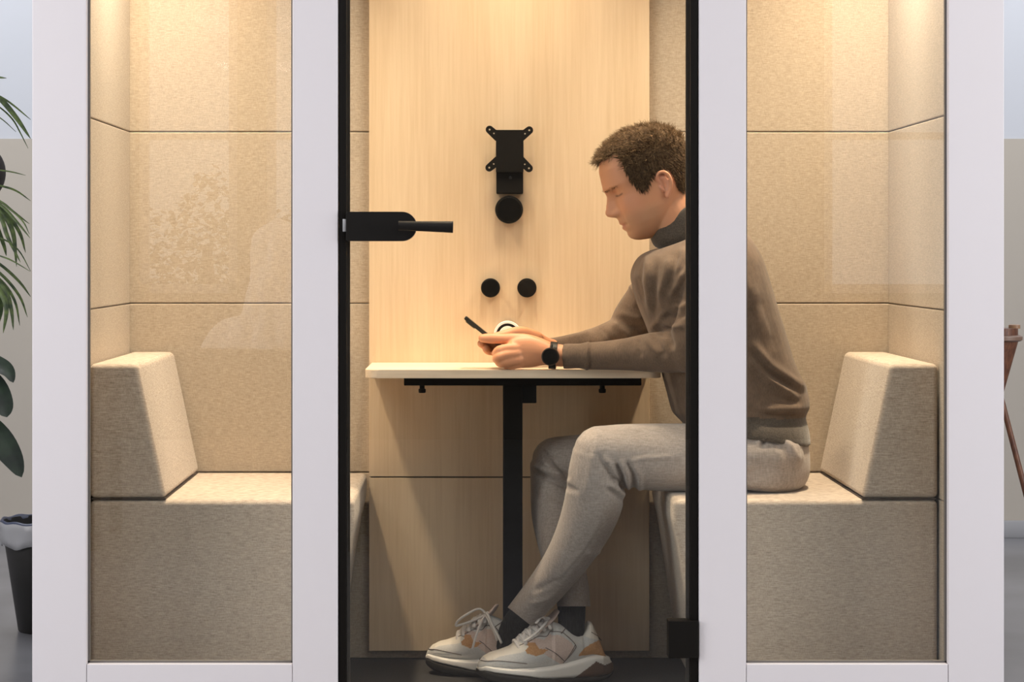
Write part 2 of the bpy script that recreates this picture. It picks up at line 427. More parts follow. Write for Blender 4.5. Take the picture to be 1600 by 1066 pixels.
# ---------------------------------------------------------------- fittings on the oak panel
YP = YB-.0125
mnt = thing('monitor_mount', P(796, 302, YP), 'black screen mounting bracket with four perforated arms on the oak panel', 'bracket')
def Q(px, py, d): return P(px, py, YP-d)
def bxp(x0, x1, y0, y1, d0, d1, bev=.0008):
    a = Q(x0, y1, d1); b = Q(x1, y0, d1)
    return B(a.x, b.x, YP-d1, YP-d0, a.z, b.z, bev)
flat(obj('back_plate', bxp(776, 817, 204, 303, 0, .022), M['blackp'], mnt))
flat(obj('upper_plate', bxp(775, 818, 203, 269, .022, .038), M['blackp'], mnt))
flat(obj('lower_plate', bxp(775.5, 817.5, 264, 302, .022, .030), M['blackp'], mnt))
def arm(p0, p1):
    a = Q(*p0, .04); b = Q(*p1, .04); d = (b-a); d.y = 0; L = d.length; d.normalize(); n = Vector((-d.z, 0, d.x)); r = .0095
    holes = [(b, .0022), (a+(b-a)*0.52, .0018)]
    pts = [a+n*r*1.15, a-n*r*1.15]
    ang0 = math.atan2(-n.z, -n.x)
    for k in range(13):
        t = ang0+PI*k/12; pts.append(b+Vector((math.cos(t), 0, math.sin(t)))*r)
    bm = bmesh.new(); y0, y1 = YP-.0385, YP-.034
    # strip with round end
    A = [bm.verts.new((p.x, y0, p.z)) for p in pts]; Bv = [bm.verts.new((p.x, y1, p.z)) for p in pts]
    bm.faces.new(A); bm.faces.new(Bv[::-1])
    for k in range(len(pts)): bm.faces.new((A[k], Bv[k], Bv[(k+1) % len(pts)], A[(k+1) % len(pts)]))
    o = obj('mounting_arm', bm, M['blackp'], mnt, smooth=False)
    bm = bmesh.new()
    for c_, rr in holes: lathe(bm, [(rr, -.0004), (rr, .0004)], (c_.x, y0, c_.z), 'Y', 14)
    obj('screw_hole', bm, mat('hole_metal', (.5, .42, .3, 1), .5), o)
for p0, p1 in (((779, 215), (765, 202.5)), ((813, 215), (827, 203.5)), ((779, 250), (764.5, 262)), ((813, 250), (826.5, 263))):
    arm(p0, p1)
bm = bmesh.new(); c = Q(797, 268, .0); lathe(bm, [(.004, -.030), (.004, -.0325), (.003, -.033)], (c.x, YP, Q(797, 278, .03).z), 'Y', 16)
obj('bolt', bm, M['gloss'], mnt)
def disc(px, py, rpx, dep, name, label, cat, group=None, glossy=True, scr=False):
    c = P(px, py, YP-dep); r = rpx/(FPX/(YP-dep))
    root = thing(name, (c.x, YP, c.z), label, cat, group)
    bm = bmesh.new(); lathe(bm, [(r, 0), (r, -dep+.002), (r*.985, -dep+.0006), (r*.95, -dep)], (c.x, YP, c.z), 'Y', 48)
    flat(obj('rim', bm, M['blackp'], root))
    bm = bmesh.new(); lathe(bm, [(r*.86, -dep-.0001), (r*.84, -dep-.0009), (r*.3, -dep-.0012)], (c.x, YP, c.z), 'Y', 48)
    obj('cover', bm, M['gloss'] if glossy else M['blackp'], root)
disc(795.5, 327.5, 21.8, .028, 'cable_outlet', 'large black round outlet cover just below the screen bracket', 'outlet')
disc(766.5, 450, 15, .022, 'control_dial', 'left of the two small black round dials, with a glossy face', 'dial', 'small round dials on the oak panel')
disc(823.5, 450, 15, .022, 'control_dial', 'right of the two small black round dials, matt faced', 'dial', 'small round dials on the oak panel', glossy=False)
# white round socket behind the hands
c = P(793, 523, YP-.01); r = 21.5/(FPX/(YP-.01))
sk = thing('wall_socket', (c.x, YP, c.z), 'white round socket with a black ring on the oak panel behind the hands', 'socket')
bm = bmesh.new(); lathe(bm, [(r, 0), (r, -.008), (r*.96, -.0105), (r*.82, -.0105), (r*.8, -.006)], (c.x, YP, c.z), 'Y', 48)
obj('bezel', bm, mat('white_plastic', (.82, .82, .80, 1), .3), sk)
bm = bmesh.new(); lathe(bm, [(r*.82, -.0105), (r*.80, -.0112), (r*.64, -.0112)], (c.x, YP, c.z), 'Y', 48)
obj('black_ring', bm, M['blackp'], sk)
bm = bmesh.new(); lathe(bm, [(r*.64, -.010), (r*.6, -.0125), (r*.3, -.0135), (.0005, -.0138)], (c.x, YP, c.z), 'Y', 48)
obj('socket_cap', bm, mat('ivory_plastic', (.80, .74, .68, 1), .35), sk)

# ---------------------------------------------------------------- the man
YC = 5.32
man = thing('person', (0.62, 5.30, -0.02), 'man in brown roll-neck jumper and grey trousers on right bench looking at a phone', 'person')

def T(bm, pts, radii, **k):
    """pts: (px, py, Y); radii in px (in plane) or (in plane px, depth px)"""
    W = [P(*p) for p in pts]; rr = []
    for p, r in zip(pts, radii):
        s = FPX/p[2]
        rr.append((r[1]/s, r[0]/s) if isinstance(r, (tuple, list)) else (r/s, r/s))
    return tube(bm, W, rr, **k)
def slices(bm, lst, Yc, n=48, sub=4, expo=2.3):
    """lst: ((xf,yf),(xb,yb), half depth m[, Yc])"""
    d = catmull([[a[0][0], a[0][1], a[1][0], a[1][1], a[2], (a[3] if len(a) > 3 else Yc)] for a in lst], sub)
    rings = []
    for xf, yf, xb, yb, h, yc in d:
        a = P(xf, yf, yc); b = P(xb, yb, yc); c = (a+b)/2; ax = (a-b)/2; ring = []
        for k in range(n):
            t = 2*PI*k/n; ct, st = math.cos(t), math.sin(t)
            ct = math.copysign(abs(ct)**(2/expo), ct); st = math.copysign(abs(st)**(2/expo), st)
            ring.append(bm.verts.new(c+ax*ct+Vector((0, -h*st, 0))))
        rings.append(ring)
    loft(bm, rings)

# --- head, built in its own tilted axes: a forward, b up, c sideways (pixels of about 1.47 mm)
HX, HY, HYc = 1010.0, 285.0, 5.31
HS = FPX/HYc
HC = P(HX, HY, HYc)
yaw = math.radians(3)
FW = Vector((-0.927*math.cos(yaw), -math.sin(yaw)*0.927, -0.375)).normalized()
UPV = Vector((-0.375, 0, 0.927)); UPV = (UPV-FW*UPV.dot(FW)).normalized()
SD = FW.cross(UPV)           # sideways
if SD.y > 0: SD = -SD        # +c is the side seen by the camera
def H(a, b, c): return HC+(FW*a+UPV*b+SD*c)/HS
def loc(x, y):
    dx, dy = x-HX, y-HY
    return (-0.927*dx+0.375*dy, -0.375*dx-0.927*dy)
FRONT = [(84, 0), (82, 12), (78, 24), (70, 40), (55, 56), (41, 62), (25, 64.5), (14, 65.5), (6, 62), (-6, 57), (-20, 57.5), (-30, 59), (-38, 60), (-45, 60.5), (-54, 59), (-60, 56), (-67, 55.5), (-73, 52), (-78, 45), (-82, 34), (-85, 20)]
NOSE = [(84, 0), (82, 12), (78, 24), (70, 40), (55, 57.5), (41, 63.2), (25, 66), (14, 67.5), (6, 66.5), (1, 66.8), (-5, 69.8), (-12, 73.3), (-19, 77.4), (-23, 79), (-27, 77.5), (-30.5, 72), (-33.5, 65.5), (-37, 63.4), (-41, 63.2), (-44.5, 64.0), (-47, 62.6), (-49, 60.5), (-51.5, 62.3), (-55, 61.6), (-60, 57.2), (-66, 58.0), (-71, 56.2), (-76, 51), (-79, 45), (-82, 34), (-85, 20)]
BACKP = [(84, -10), (82, -24), (75, -44), (60, -64), (40, -76), (15, -79), (-10, -71), (-30, -55), (-50, -42), (-65, -25), (-78, -5), (-85, 5)]
WID = [(84, 10), (82, 18), (78, 27), (72, 37), (60, 47), (40, 53), (15, 54), (0, 52.5), (-20, 50), (-40, 46), (-55, 40), (-66, 32), (-74, 24), (-80, 15), (-85, 6)]
ACC = [(84, -5), (40, -14), (0, -10), (-30, 2), (-60, 12), (-85, 14)]
def g2(x, s): return np.exp(-(x/s)**2)
def headpt(b, th):
    f0 = interp(b, FRONT); f1 = interp(b, NOSE); bk = interp(b, BACKP); wd = interp(b, WID); ac = interp(b, ACC)
    ct, st = np.cos(th), np.sin(th)
    e = 2.25
    cc = np.sign(ct)*abs(ct)**(2/e); ss = np.sign(st)*abs(st)**(2/e)
    c = wd*ss
    a = ac+np.where(ct > 0, (f0-ac)*cc, (ac-bk)*cc)
    sig = np.interp(b, [-60, -50, -38, -33, -27, -20, -8, 3, 15, 30], [20, 20, 15, 11, 9.5, 8.0, 7.0, 8.5, 22, 40])
    fr = ct > 0
    a = a+np.where(fr, (f1-f0)*g2(c, sig), 0)
    ac_ = abs(c)
    a = a+np.where(fr, 6.0*g2(ac_-10.5, 4.0)*g2(b+27.5, 5.0), 0)             # nostril wings
    a = a-np.where(fr, 9.5*g2(ac_-21, 10)*g2(b-1, 7.5), 0)                   # eye sockets
    a = a+np.where(fr, 5.0*g2(ac_-23, 7.5)*g2(b+1, 5.0), 0)                  # lids over the eyeball
    a = a+np.where(fr, 2.4*g2(ac_-21, 13)*g2(b-12, 4.5), 0)                  # brow ridge
    a = a+np.where(fr, 2.5*g2(ac_-32, 12)*g2(b+19, 11), 0)                   # cheekbone
    a = a-np.where(fr, 1.8*g2(ac_-20, 3.0)*g2(b+42, 10), 0)                  # fold beside the mouth
    a = a-np.where(fr, 1.8*g2(b+49, 1.9)*g2(ac_, 17), 0)                     # mouth line
    a = a-np.where(fr, 2.0*g2(ac_-17, 4)*g2(b+49, 4), 0)
    c = c-np.sign(c)*np.where(fr, 1.5*g2(a-28, 10)*g2(b-12, 14), 0)          # temple hollow
    return a, c
def head(bm):
    nb, nt = 150, 140; rings = []
    bs = np.concatenate([np.linspace(84, 60, 18), np.linspace(59, -76, 122), np.linspace(-77, -85, 10)])
    for b in bs:
        th = 2*PI*np.arange(nt)/nt
        a, c = headpt(b, th)
        rings.append([bm.verts.new(H(a[k], b, c[k])) for k in range(nt)])
    loft(bm, rings)
EARC = loc(1031, 293)
def ear(bm, sg):
    ea, eb = EARC; base = 50.5*sg
    def E(a, b, c): return H(ea+a, eb+b, base+c*sg)
    def et(pts, rad, n=12):
        k = 1/HS
        tube(bm, [E(*p) for p in pts], [r*k for r in rad], n=n, sub=4, ref=(0, 1, 0))
    # helix rim, antihelix, tragus, lobe, concha plate (tilted back a little)
    et([(4, 6, -1), (7, 14, 3.5), (1, 21.5, 6.5), (-7.5, 20, 8.5), (-12, 12, 9.5), (-11.5, 2, 9), (-7, -8, 7), (-2, -14, 5)], [2.2, 2.4, 2.5, 2.6, 2.7, 2.6, 2.4, 2.6])
    et([(-3, 14, 3), (-7, 8, 4.5), (-6.5, 0, 4.5), (-3, -7, 3.5)], [1.6, 2.0, 2.0, 1.6])
    et([(5, 0, 1), (3.8, -4, 1.8), (3.5, -7, 1)], [2.2, 2.4, 2.0])
    et([(-2, -13, 3), (1.5, -17, 2.5), (2.5, -14, 1.5)], [3.6, 3.6, 2.4])
    et([(2, 14, -1), (-5, 11, .8), (-6, 0, .8), (-2, -10, 0.5)], [3.5, 5.0, 4.6, 3.6])

# --- hands
YN = 5.275
def near_hand(bm):
    T(bm, [(900, 557, 5.264), (880, 556, 5.266), (862, 554, 5.268), (846, 551, 5.270), (826, 550, 5.272), (806, 551, 5.272), (793, 552, 5.274)],
      [(13, 13), (17, 17), (17.5, 17), (21, 14), (25, 13), (23, 12), (14, 9)], n=24)
    # thumb lying along the edge of the phone
    T(bm, [(846, 541, 5.275), (824, 533, 5.278), (802, 530, 5.284), (784, 529.5, 5.290), (768, 529, 5.296), (754, 528.5, 5.302)], [12, 11, 9.2, 8.0, 8.4, 6.8], n=16)
    # four bent fingers closing under the phone
    T(bm, [(812, 545, 5.268), (796, 545, 5.262), (781, 548, 5.266), (776, 552, 5.290), (779, 550, 5.315)], [10, 8.6, 8.2, 7.2, 6.2], n=14)
    T(bm, [(808, 553, 5.262), (791, 555, 5.256), (779.5, 559, 5.262), (776, 561, 5.285), (780, 559, 5.312)], [9.6, 8.4, 8.0, 7.2, 6.0], n=14)
    T(bm, [(810, 562, 5.262), (796, 564.5, 5.258), (786, 567, 5.264), (780, 566, 5.286), (785, 563, 5.308)], [9.8, 8.4, 7.8, 7.0, 6.0], n=14)
    T(bm, [(814, 567, 5.268), (802, 570, 5.266), (794, 571, 5.274), (790, 569, 5.292), (794, 566, 5.308)], [8.0, 7.2, 6.6, 6.0, 5.2], n=14)
def far_hand(bm):
    T(bm, [(890, 543, 5.46), (870, 545, 5.445), (852, 543, 5.42), (834, 538, 5.40), (815, 538, 5.392), (800, 541, 5.39)],
      [(11, 11), (14, 14), (16, 16), (21, 13), (22, 13), (14, 10)], n=22)
    T(bm, [(838, 528, 5.390), (818, 521, 5.375), (802, 521, 5.362), (788, 524, 5.352), (775, 526, 5.345)], [11, 10.5, 9.5, 8.0, 6.6], n=16)
    T(bm, [(815, 536, 5.392), (792, 536, 5.385), (770, 538, 5.375), (758, 539, 5.362), (752, 537, 5.350)], [10, 9, 8.2, 7.4, 6.4], n=14)
    T(bm, [(815, 545, 5.395), (792, 547, 5.390), (774, 548, 5.380), (764, 548, 5.365), (760, 546, 5.350)], [10, 9, 8.0, 7.2, 6.2], n=14)
    T(bm, [(817, 553, 5.395), (798, 556, 5.390), (784, 557, 5.380), (777, 555, 5.365), (774, 552, 5.350)], [9, 8.2, 7.6, 6.8, 6.0], n=14)
    T(bm, [(820, 560, 5.392), (806, 562, 5.388), (796, 562, 5.378), (790, 560, 5.365), (788, 557, 5.352)], [8, 7.4, 6.8, 6.2, 5.4], n=14)

bm = bmesh.new()
head(bm); ear(bm, 1); ear(bm, -1)
T(bm, [(1040, 312, 5.31), (1056, 340, 5.31), (1080, 372, 5.315), (1110, 410, 5.32)], [(41, 38), (43, 40), (46, 43), (52, 60)], n=32)
near_hand(bm); far_hand(bm)
# arms, trunk and legs under the clothes
T(bm, [(895, 556, 5.264), (960, 554, 5.234), (1020, 552, 5.195), (1078, 547, 5.155)], [10, 13, 18, 22], n=18)
T(bm, [(1078, 545, 5.155), (1095, 490, 5.14), (1112, 440, 5.15)], [26, 30, 32], n=18)
T(bm, [(905, 541, 5.47), (940, 532, 5.49), (975, 521, 5.515)], [10, 12, 14], n=18)
T(bm, [(980, 515, 5.515), (1010, 482, 5.51), (1060, 442, 5.48)], [14, 20, 26], n=18)
slices(bm, [((1040, 400), (1150, 375), .12), ((1005, 440), (1180, 430), .17), ((1020, 500), (1200, 500), .165), ((1050, 570), (1225, 570), .15), ((1070, 640), (1245, 640), .15), ((1090, 700), (1250, 700), .16), ((1120, 740), (1230, 745), .15)], 5.32)
T(bm, [(1210, 712, 5.23), (1100, 712, 5.21), (1000, 712, 5.185), (940, 710, 5.175)], [36, 36, 32, 28], n=18)
T(bm, [(940, 710, 5.175), (928, 780, 5.20), (886, 878, 5.27), (834, 940, 5.34), (800, 985, 5.378)], [28, 25, 17, 9, 9], n=18)
T(bm, [(1210, 712, 5.42), (1050, 712, 5.44), (950, 714, 5.47), (868, 716, 5.49)], [36, 32, 26, 24], n=18)
T(bm, [(868, 720, 5.49), (868, 800, 5.455), (883, 885, 5.392), (895, 940, 5.367), (894, 985, 5.35)], [24, 24, 17, 9, 9], n=18)
T(bm, [(800, 985, 5.38), (795, 1030, 5.39), (710, 1040, 5.44)], [13, 13, 8], n=14)
T(bm, [(896, 985, 5.35), (890, 1025, 5.345), (790, 1038, 5.31)], [13, 13, 8], n=14)
body = remesh(bm, 0.0021, 3, 0.45)
co = getco(body); px, py = topx(co)
rel = co-np.array(HC); ha = rel@np.array(FW)*HS; hb = rel@np.array(UPV)*HS; hc = rel@np.array(SD)*HS
n = len(co); skin = np.tile(np.array([0.58, 0.275, 0.15]), (n, 1))
def mixc(mask, col, k=1.0):
    global skin
    mk = np.clip(mask*k, 0, 1)[:, None]; skin = skin*(1-mk)+np.array(col)*mk
inhead = (abs(ha) < 95) & (abs(hb) < 95) & (py < 380)
lat = g2(abs(hc)-0, 15)
lips = inhead*(ha > 50)*np.clip(1.25-abs(hb+49)/6.5, 0, 1)*np.clip((16-abs(hc))/3, 0, 1)
mixc(lips, (0.44, 0.17, 0.12), .8)
st = inhead*np.clip((-28-hb)/14, 0, 1)*np.clip((ha+12)/22, 0, 1)*(1-np.clip(lips, 0, 1))
mixc(st, (0.38, 0.235, 0.145), .45)                                  # stubble
mixc(inhead*g2(abs(hc)-34, 14)*g2(hb+18, 14)*(ha > 20), (0.60, 0.28, 0.18), .45)
mixc(inhead*(ha < -8)*(ha > -48)*g2(abs(hc)-54, 6)*(hb > -45)*(hb < 22), (0.58, 0.25, 0.17), .5)
brow = inhead*(ha > 44)*g2(hb-(10+0.06*(abs(hc)-20)), 2.6)*np.clip((abs(hc)-7)/4, 0, 1)*np.clip((37-abs(hc))/6, 0, 1)
mixc(brow, (0.28, 0.14, 0.07), .35)
lash = inhead*(ha > 40)*g2(hb+3.2-0.012*(abs(hc)-23)**2, 1.3)*np.clip((abs(hc)-12)/3, 0, 1)*np.clip((35-abs(hc))/3, 0, 1)
mixc(lash, (0.12, 0.06, 0.04), .9)
mixc(inhead*(ha > 50)*g2(hb+32.0, 2.0)*g2(abs(hc)-6.5, 3.4), (0.16, 0.06, 0.04), .9)   # nostrils
hand = (px < 870) & (py > 480) & (py < 600)
mixc(hand*1.0, (0.64, 0.28, 0.14), .8)
ca = body.color_attributes.new('tint', 'FLOAT_COLOR', 'POINT')
ca.data.foreach_set('color', np.concatenate([skin, np.ones((n, 1))], 1).astype(np.float32).ravel())
m = mat('skin', (0.6, 0.35, 0.22, 1), 0.48); M['skin'] = m
at = N(m, 'ShaderNodeAttribute'); at.attribute_name = 'tint'
b_ = m.node_tree.nodes['Principled BSDF']; Lk(m, at.outputs['Color'], b_.inputs['Base Color'])
b_.inputs['Subsurface Weight'].default_value = 0.12; b_.inputs['Subsurface Radius'].default_value = (0.9, 0.35, 0.2); b_.inputs['Subsurface Scale'].default_value = 0.006
nz = N(m, 'ShaderNodeTexNoise'); nz.inputs['Scale'].default_value = 420; nz.inputs['Detail'].default_value = 3
tc = N(m, 'ShaderNodeTexCoord'); Lk(m, tc.outputs['Object'], nz.inputs['Vector'])
bp = N(m, 'ShaderNodeBump'); bp.inputs['Strength'].default_value = .12; bp.inputs['Distance'].default_value = .0008
Lk(m, nz.outputs['Fac'], bp.inputs['Height']); Lk(m, bp.outputs[0], b_.inputs['Normal'])
obj('body', body, M['skin'], man, sharp=0)

# --- hair
POLY = [(905, 262), (934.5, 256), (945, 250), (962, 243), (967, 256), (973, 273), (985, 291), (993, 300), (1000, 302), (1006, 297), (1011, 283), (1018, 272), (1030, 267), (1040, 271), (1047, 284), (1052, 296), (1062, 303), (1080, 306), (1120, 300), (1140, 160), (905, 160)]
def hairmask(b, th):
    a, c = headpt(b, th)
    p = HC+(FW*float(a)+UPV*float(b))/HS
    s = FPX/p.y
    return VX+p.x*s, VY+(CZ-p.z)*s, a, c
bm = bmesh.new(); nt = 150
bs = np.linspace(83.9, -45, 120); grid = {}
polyx = np.array(POLY)
for i, b in enumerate(bs):
    th = 2*PI*np.arange(nt)/nt; a, c = headpt(b, th)
    for j in range(nt):
        q = HC+(FW*float(a[j])+UPV*float(b))/HS; s = FPX/q.y
        x, y = VX+q.x*s, VY+(CZ-q.z)*s
        if c[j] < 0 or True:
            ok = inpoly(np.array([x]), np.array([y]), POLY)[0]
        grid[i, j] = (ok, a[j], b, c[j])
def cap_off(a, b, c):
    """hair thickness in px: fuller on top, close at the sides and nape"""
    top = np.clip((b-25)/40, 0, 1)
    return 2.2+6.0*top
bmh = bmesh.new(); vv = {}
ctr = np.array([-8.0, 10.0, 0.0])
def capv(i, j):
    j = j % nt
    if (i, j) in vv: return vv[i, j]
    ok, a, b, c = grid[i, j]; d = np.array([a, b, c])-ctr; d /= np.linalg.norm(d)
    o = cap_off(a, b, c)
    nn = noise.noise(Vector((a*.11, b*.11, c*.11)))*1.6*np.clip((b-20)/40, 0.15, 1)+noise.noise(Vector((a*.3, b*.3, c*.3)))*.9*np.clip((b-20)/40, 0.1, 1)
    p = np.array([a, b, c])+d*(o*.72+nn)
    vv[i, j] = bmh.verts.new(H(*p)); return vv[i, j]
for i in range(len(bs)-1):
    for j in range(nt):
        if all(grid[i+q, (j+r) % nt][0] for q, r in ((0, 0), (1, 0), (0, 1), (1, 1))):
            bmh.faces.new((capv(i, j), capv(i, j+1), capv(i+1, j+1), capv(i+1, j)))
tv = [capv(0, j) for j in range(nt)]
bmh.faces.new(tv)
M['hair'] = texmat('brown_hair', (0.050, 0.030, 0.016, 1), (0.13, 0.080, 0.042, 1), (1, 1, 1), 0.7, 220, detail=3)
M['hair_lit'] = texmat('lit_brown_hair', (0.10, 0.062, 0.032, 1), (0.27, 0.175, 0.095, 1), (1, 1, 1), 0.7, 120, detail=3)  # lighter copy of the hair colour, light on the crown painted in
for q_ in ('hair', 'hair_lit'): M[q_].node_tree.nodes['Principled BSDF'].inputs['Specular IOR Level'].default_value = .15
hair = obj('hair', bmh, M['hair'], man, sharp=0)
sol = hair.modifiers.new('solid', 'SOLIDIFY'); sol.thickness = 0.003; sol.offset = -1
# strands
cells = [(i, j) for (i, j), v in grid.items() if v[0] and i < len(bs)-1]
wts = []
for i, j in cells:
    v = grid[i, j]; v2 = grid[i, (j+1) % nt]
    wts.append(math.dist(v[1:], v2[1:])+.05)
sv, sf, smi = [], [], []
RH = random.Random(3)
def strand(p0, d0, L, w, curl, droop, sideways, seg=5, mi=0):
    """triangular-section tapered hair in head px space"""
    pts = []; p = np.array(p0, float); d = np.array(d0, float)
    ph = RH.random()*6.28
    for k in range(seg+1):
        pts.append(p.copy())
        d = d+np.array(droop)+sideways*math.sin(ph+k*1.1)*curl
        d /= np.linalg.norm(d)+1e-9; p = p+d*L/seg
    base = len(sv)
    for k, q in enumerate(pts):
        t = pts[min(k+1, seg)]-pts[max(k-1, 0)]; t /= np.linalg.norm(t)+1e-9
        n1 = np.cross(t, [0.3, 0.5, 0.8]); n1 /= np.linalg.norm(n1)+1e-9; n2 = np.cross(t, n1)
        ww = w*(1-.85*k/seg)
        for m_ in range(3):
            an = m_*2.0944; sv.append(H(*(q+n1*ww*math.cos(an)+n2*ww*math.sin(an))))
    for k in range(seg):
        for m_ in range(3):
            a = base+k*3+m_; b = base+k*3+(m_+1) % 3; sf.append((a, b, b+3, a+3)); smi.append(mi)
for (i, j) in RH.choices(cells, wts, k=15000):
    _, a, b, c = grid[i, j]
    a += RH.uniform(-1, 1); c += RH.uniform(-1, 1); b2 = b+RH.uniform(-.6, .6)
    d = np.array([a, b2, c])-ctr; d /= np.linalg.norm(d)
    p = np.array([a, b2, c])+d*.5; cl = np.array(noise.noise_vector(Vector((a*.16, b2*.16, c*.16))))*2.6; rv = np.array([RH.gauss(0, .35), RH.gauss(0, .35), RH.gauss(0, .35)])+cl
    top = float(np.clip((b-22-0.12*abs(c))/30, 0, 1))
    front = float(np.clip((a-10)/50, 0, 1))
    if top > RH.random()*0.9:
        fw = np.array([1.0, 0.15-.1*front, 0.15*np.sign(c)])
        L = RH.uniform(10, 17)+front*3
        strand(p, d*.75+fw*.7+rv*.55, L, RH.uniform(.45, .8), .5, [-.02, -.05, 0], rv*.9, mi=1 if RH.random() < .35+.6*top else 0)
    else:
        dn = np.array([-.25 if a < 20 else .1, -1.0, 0.1*np.sign(c)])
        strand(p, d*.45+dn*.9+rv*.06, RH.uniform(5, 9), RH.uniform(.35, .6), .15, [0, 0, 0], rv*.4, seg=3, mi=0)
# brows and lashes
for k in range(64):
    sg = 1 if k % 2 else -1; c = sg*RH.uniform(8, 37); b = 10+RH.gauss(0, 1.5)+.05*(abs(c)-20)
    th_ = 0
    # find theta with that c on the front
    wd = float(interp(b, WID)); ss = min(abs(c)/wd, .99); th_ = math.asin(ss**(2.25/2))*sg
    a, c2 = headpt(b, np.array([th_]))
    strand((a[0], b, c2[0]), (.35, .15, .8*sg), RH.uniform(4, 6), .35, .05, [0, -.02, 0], np.zeros(3), seg=3)
me = bpy.data.meshes.new('strands'); me.from_pydata([tuple(v) for v in sv], [], sf)
me.polygons.foreach_set('material_index', smi)
st_ = obj('hair_strands', me, [M['hair'], M['hair_lit']], hair, sharp=0); st_['kind'] = 'stuff'

# --- roll-neck jumper
knit_l = [((1, 1, 0.25), 420), ((1, 1, 1), 30)]
M['knit'] = texmat('taupe_knit', (0.088, 0.057, 0.038, 1), (0.150, 0.100, 0.068, 1), None, 0.92, bump=0.3, bdist=0.0006, layers=knit_l, detail=3, sheen=0.12)
bm = bmesh.new()
slices(bm, [((1036, 392), (1118, 345), .075), ((1014, 393), (1145, 350), .125), ((996, 404), (1171, 372), .175), ((986, 427), (1189, 402), .205), ((989, 450), (1203, 445), .208),
            ((998, 480), (1215, 485), .198), ((1012, 515), (1226, 520), .188), ((1026, 555), (1238, 560), .178), ((1036, 590), (1250, 588), .172),
            ((1044, 620), (1260, 612), .172), ((1050, 642), (1263, 634), .176), ((1056, 650), (1257, 650), .174), ((1062, 656), (1262, 672), .184), ((1068, 662), (1264, 694), .188)], YC)
# upper arms, elbows, forearms
T(bm, [(1118, 425, 5.18), (1113, 450, 5.135), (1102, 490, 5.125), (1088, 528, 5.135), (1078, 547, 5.15)], [40, 44, 42, 40, 37], n=26)
T(bm, [(1082, 545, 5.15), (1050, 549, 5.175), (1015, 551, 5.20), (975, 554, 5.225), (935, 556, 5.25), (917, 556.5, 5.258)], [37, 34, 30.5, 25, 22, 21.5], n=26)
T(bm, [(917, 556.5, 5.258), (900, 556.5, 5.262), (880, 557, 5.266)], [19.6, 19.6, 20.0], n=26, round_caps=False)
T(bm, [(921, 556.5, 5.256), (917, 556.5, 5.258)], [22, 22], n=26)
T(bm, [(1062, 440, 5.47), (1025, 462, 5.50), (996, 492, 5.515), (983, 512, 5.515)], [40, 40, 35, 32], n=26)
T(bm, [(986, 516, 5.515), (955, 527, 5.50), (915, 538, 5.475), (875, 544, 5.45), (858, 546, 5.44)], [31, 25, 21, 18, 17.5], n=26)
jump = remesh(bm, 0.0036, 5, 0.5)
folds(jump, [
    # near sleeve: creases in the crook of the elbow
    ([(1012, 520), (1030, 500), (1040, 485)], .006, 5), ([(1022, 516), (1045, 525), (1052, 548)], -.006, 5), ([(1030, 500), (1055, 512), (1072, 508)], .007, 5),
    ([(1035, 492), (1060, 496), (1078, 485)], -.006, 5), ([(1045, 470), (1062, 440), (1072, 425)], .006, 5), ([(1052, 455), (1068, 470), (1080, 462)], -.004, 4),
    ([(1005, 524), (1022, 545), (1035, 555)], .005, 5), ([(995, 525), (1000, 545), (1002, 560)], -.004, 4), ([(1018, 520), (1030, 540), (1040, 560)], -.005, 4),
    ([(1058, 440), (1075, 420), (1085, 405)], .006, 5), ([(1050, 478), (1066, 480), (1080, 470)], .004, 4),
    # chest, vertical drape below the collar
    ([(1012, 395), (1010, 440), (1018, 500)], .005, 5), ([(1003, 400), (999, 440), (1006, 480)], -.005, 4.5), ([(1026, 400), (1022, 450), (1022, 500)], -.006, 6),
    ([(1048, 398), (1040, 430), (1030, 470)], .006, 6), ([(1060, 390), (1052, 420), (1044, 455)], -.005, 5), ([(1070, 385), (1066, 405), (1056, 430)], .005, 5),
    # far sleeve
    ([(955, 503), (975, 520), (985, 532)], .006, 4.5, 5.4, 9), ([(962, 495), (985, 510), (1008, 512)], -.005, 5, 5.4, 9), ([(968, 487), (990, 497), (1008, 497)], .005, 5, 5.4, 9), ([(982, 440), (992, 460), (998, 480)], .006, 5, 5.4, 9),
    ([(940, 512), (955, 530), (965, 538)], -.004, 4, 5.4, 9), ([(918.5, 530), (918, 556), (916.5, 585)], .0035, 1.8), ([(922.5, 530), (922, 556), (921, 585)], -.003, 2.0),
    ([(925, 516), (905, 524), (880, 530)], .003, 4, 5.4, 9),
    # back, pulled towards the hem
    ([(1168, 530), (1200, 570), (1240, 598), (1262, 610)], .010, 8), ([(1168, 556), (1205, 595), (1250, 625)], .009, 6), ([(1166, 543), (1200, 582), (1250, 615)], -.009, 6), ([(1166, 578), (1205, 618), (1255, 632)], -.006, 6),
    ([(1166, 640), (1210, 650), (1258, 652)], -.008, 5), ([(1166, 648), (1215, 640), (1262, 636)], .004, 6),
    ([(1180, 460), (1200, 500), (1215, 550)], -.004, 10), ([(1166, 430), (1185, 480), (1210, 540)], .004, 9)])
M['rib'] = texmat('taupe_ribbing', (0.048, 0.038, 0.030, 1), (0.085, 0.068, 0.052, 1), (8, 1, 8), 0.92, 40, bump=.5, bdist=.001, detail=2, sheen=.3)
fc = np.empty(len(jump.polygons)*3); jump.polygons.foreach_get('center', fc); fx_, fy_ = topx(fc.reshape(-1, 3))
jo = obj('jumper', jump, [M['knit'], M['rib']], man, sharp=0)
jump.polygons.foreach_set('material_index', inpoly(fx_, fy_, [(1090, 652), (1166, 652), (1215, 655), (1262, 652), (1290, 720), (1090, 720)]).astype(np.int32))
bm = bmesh.new()   # the roll of the collar
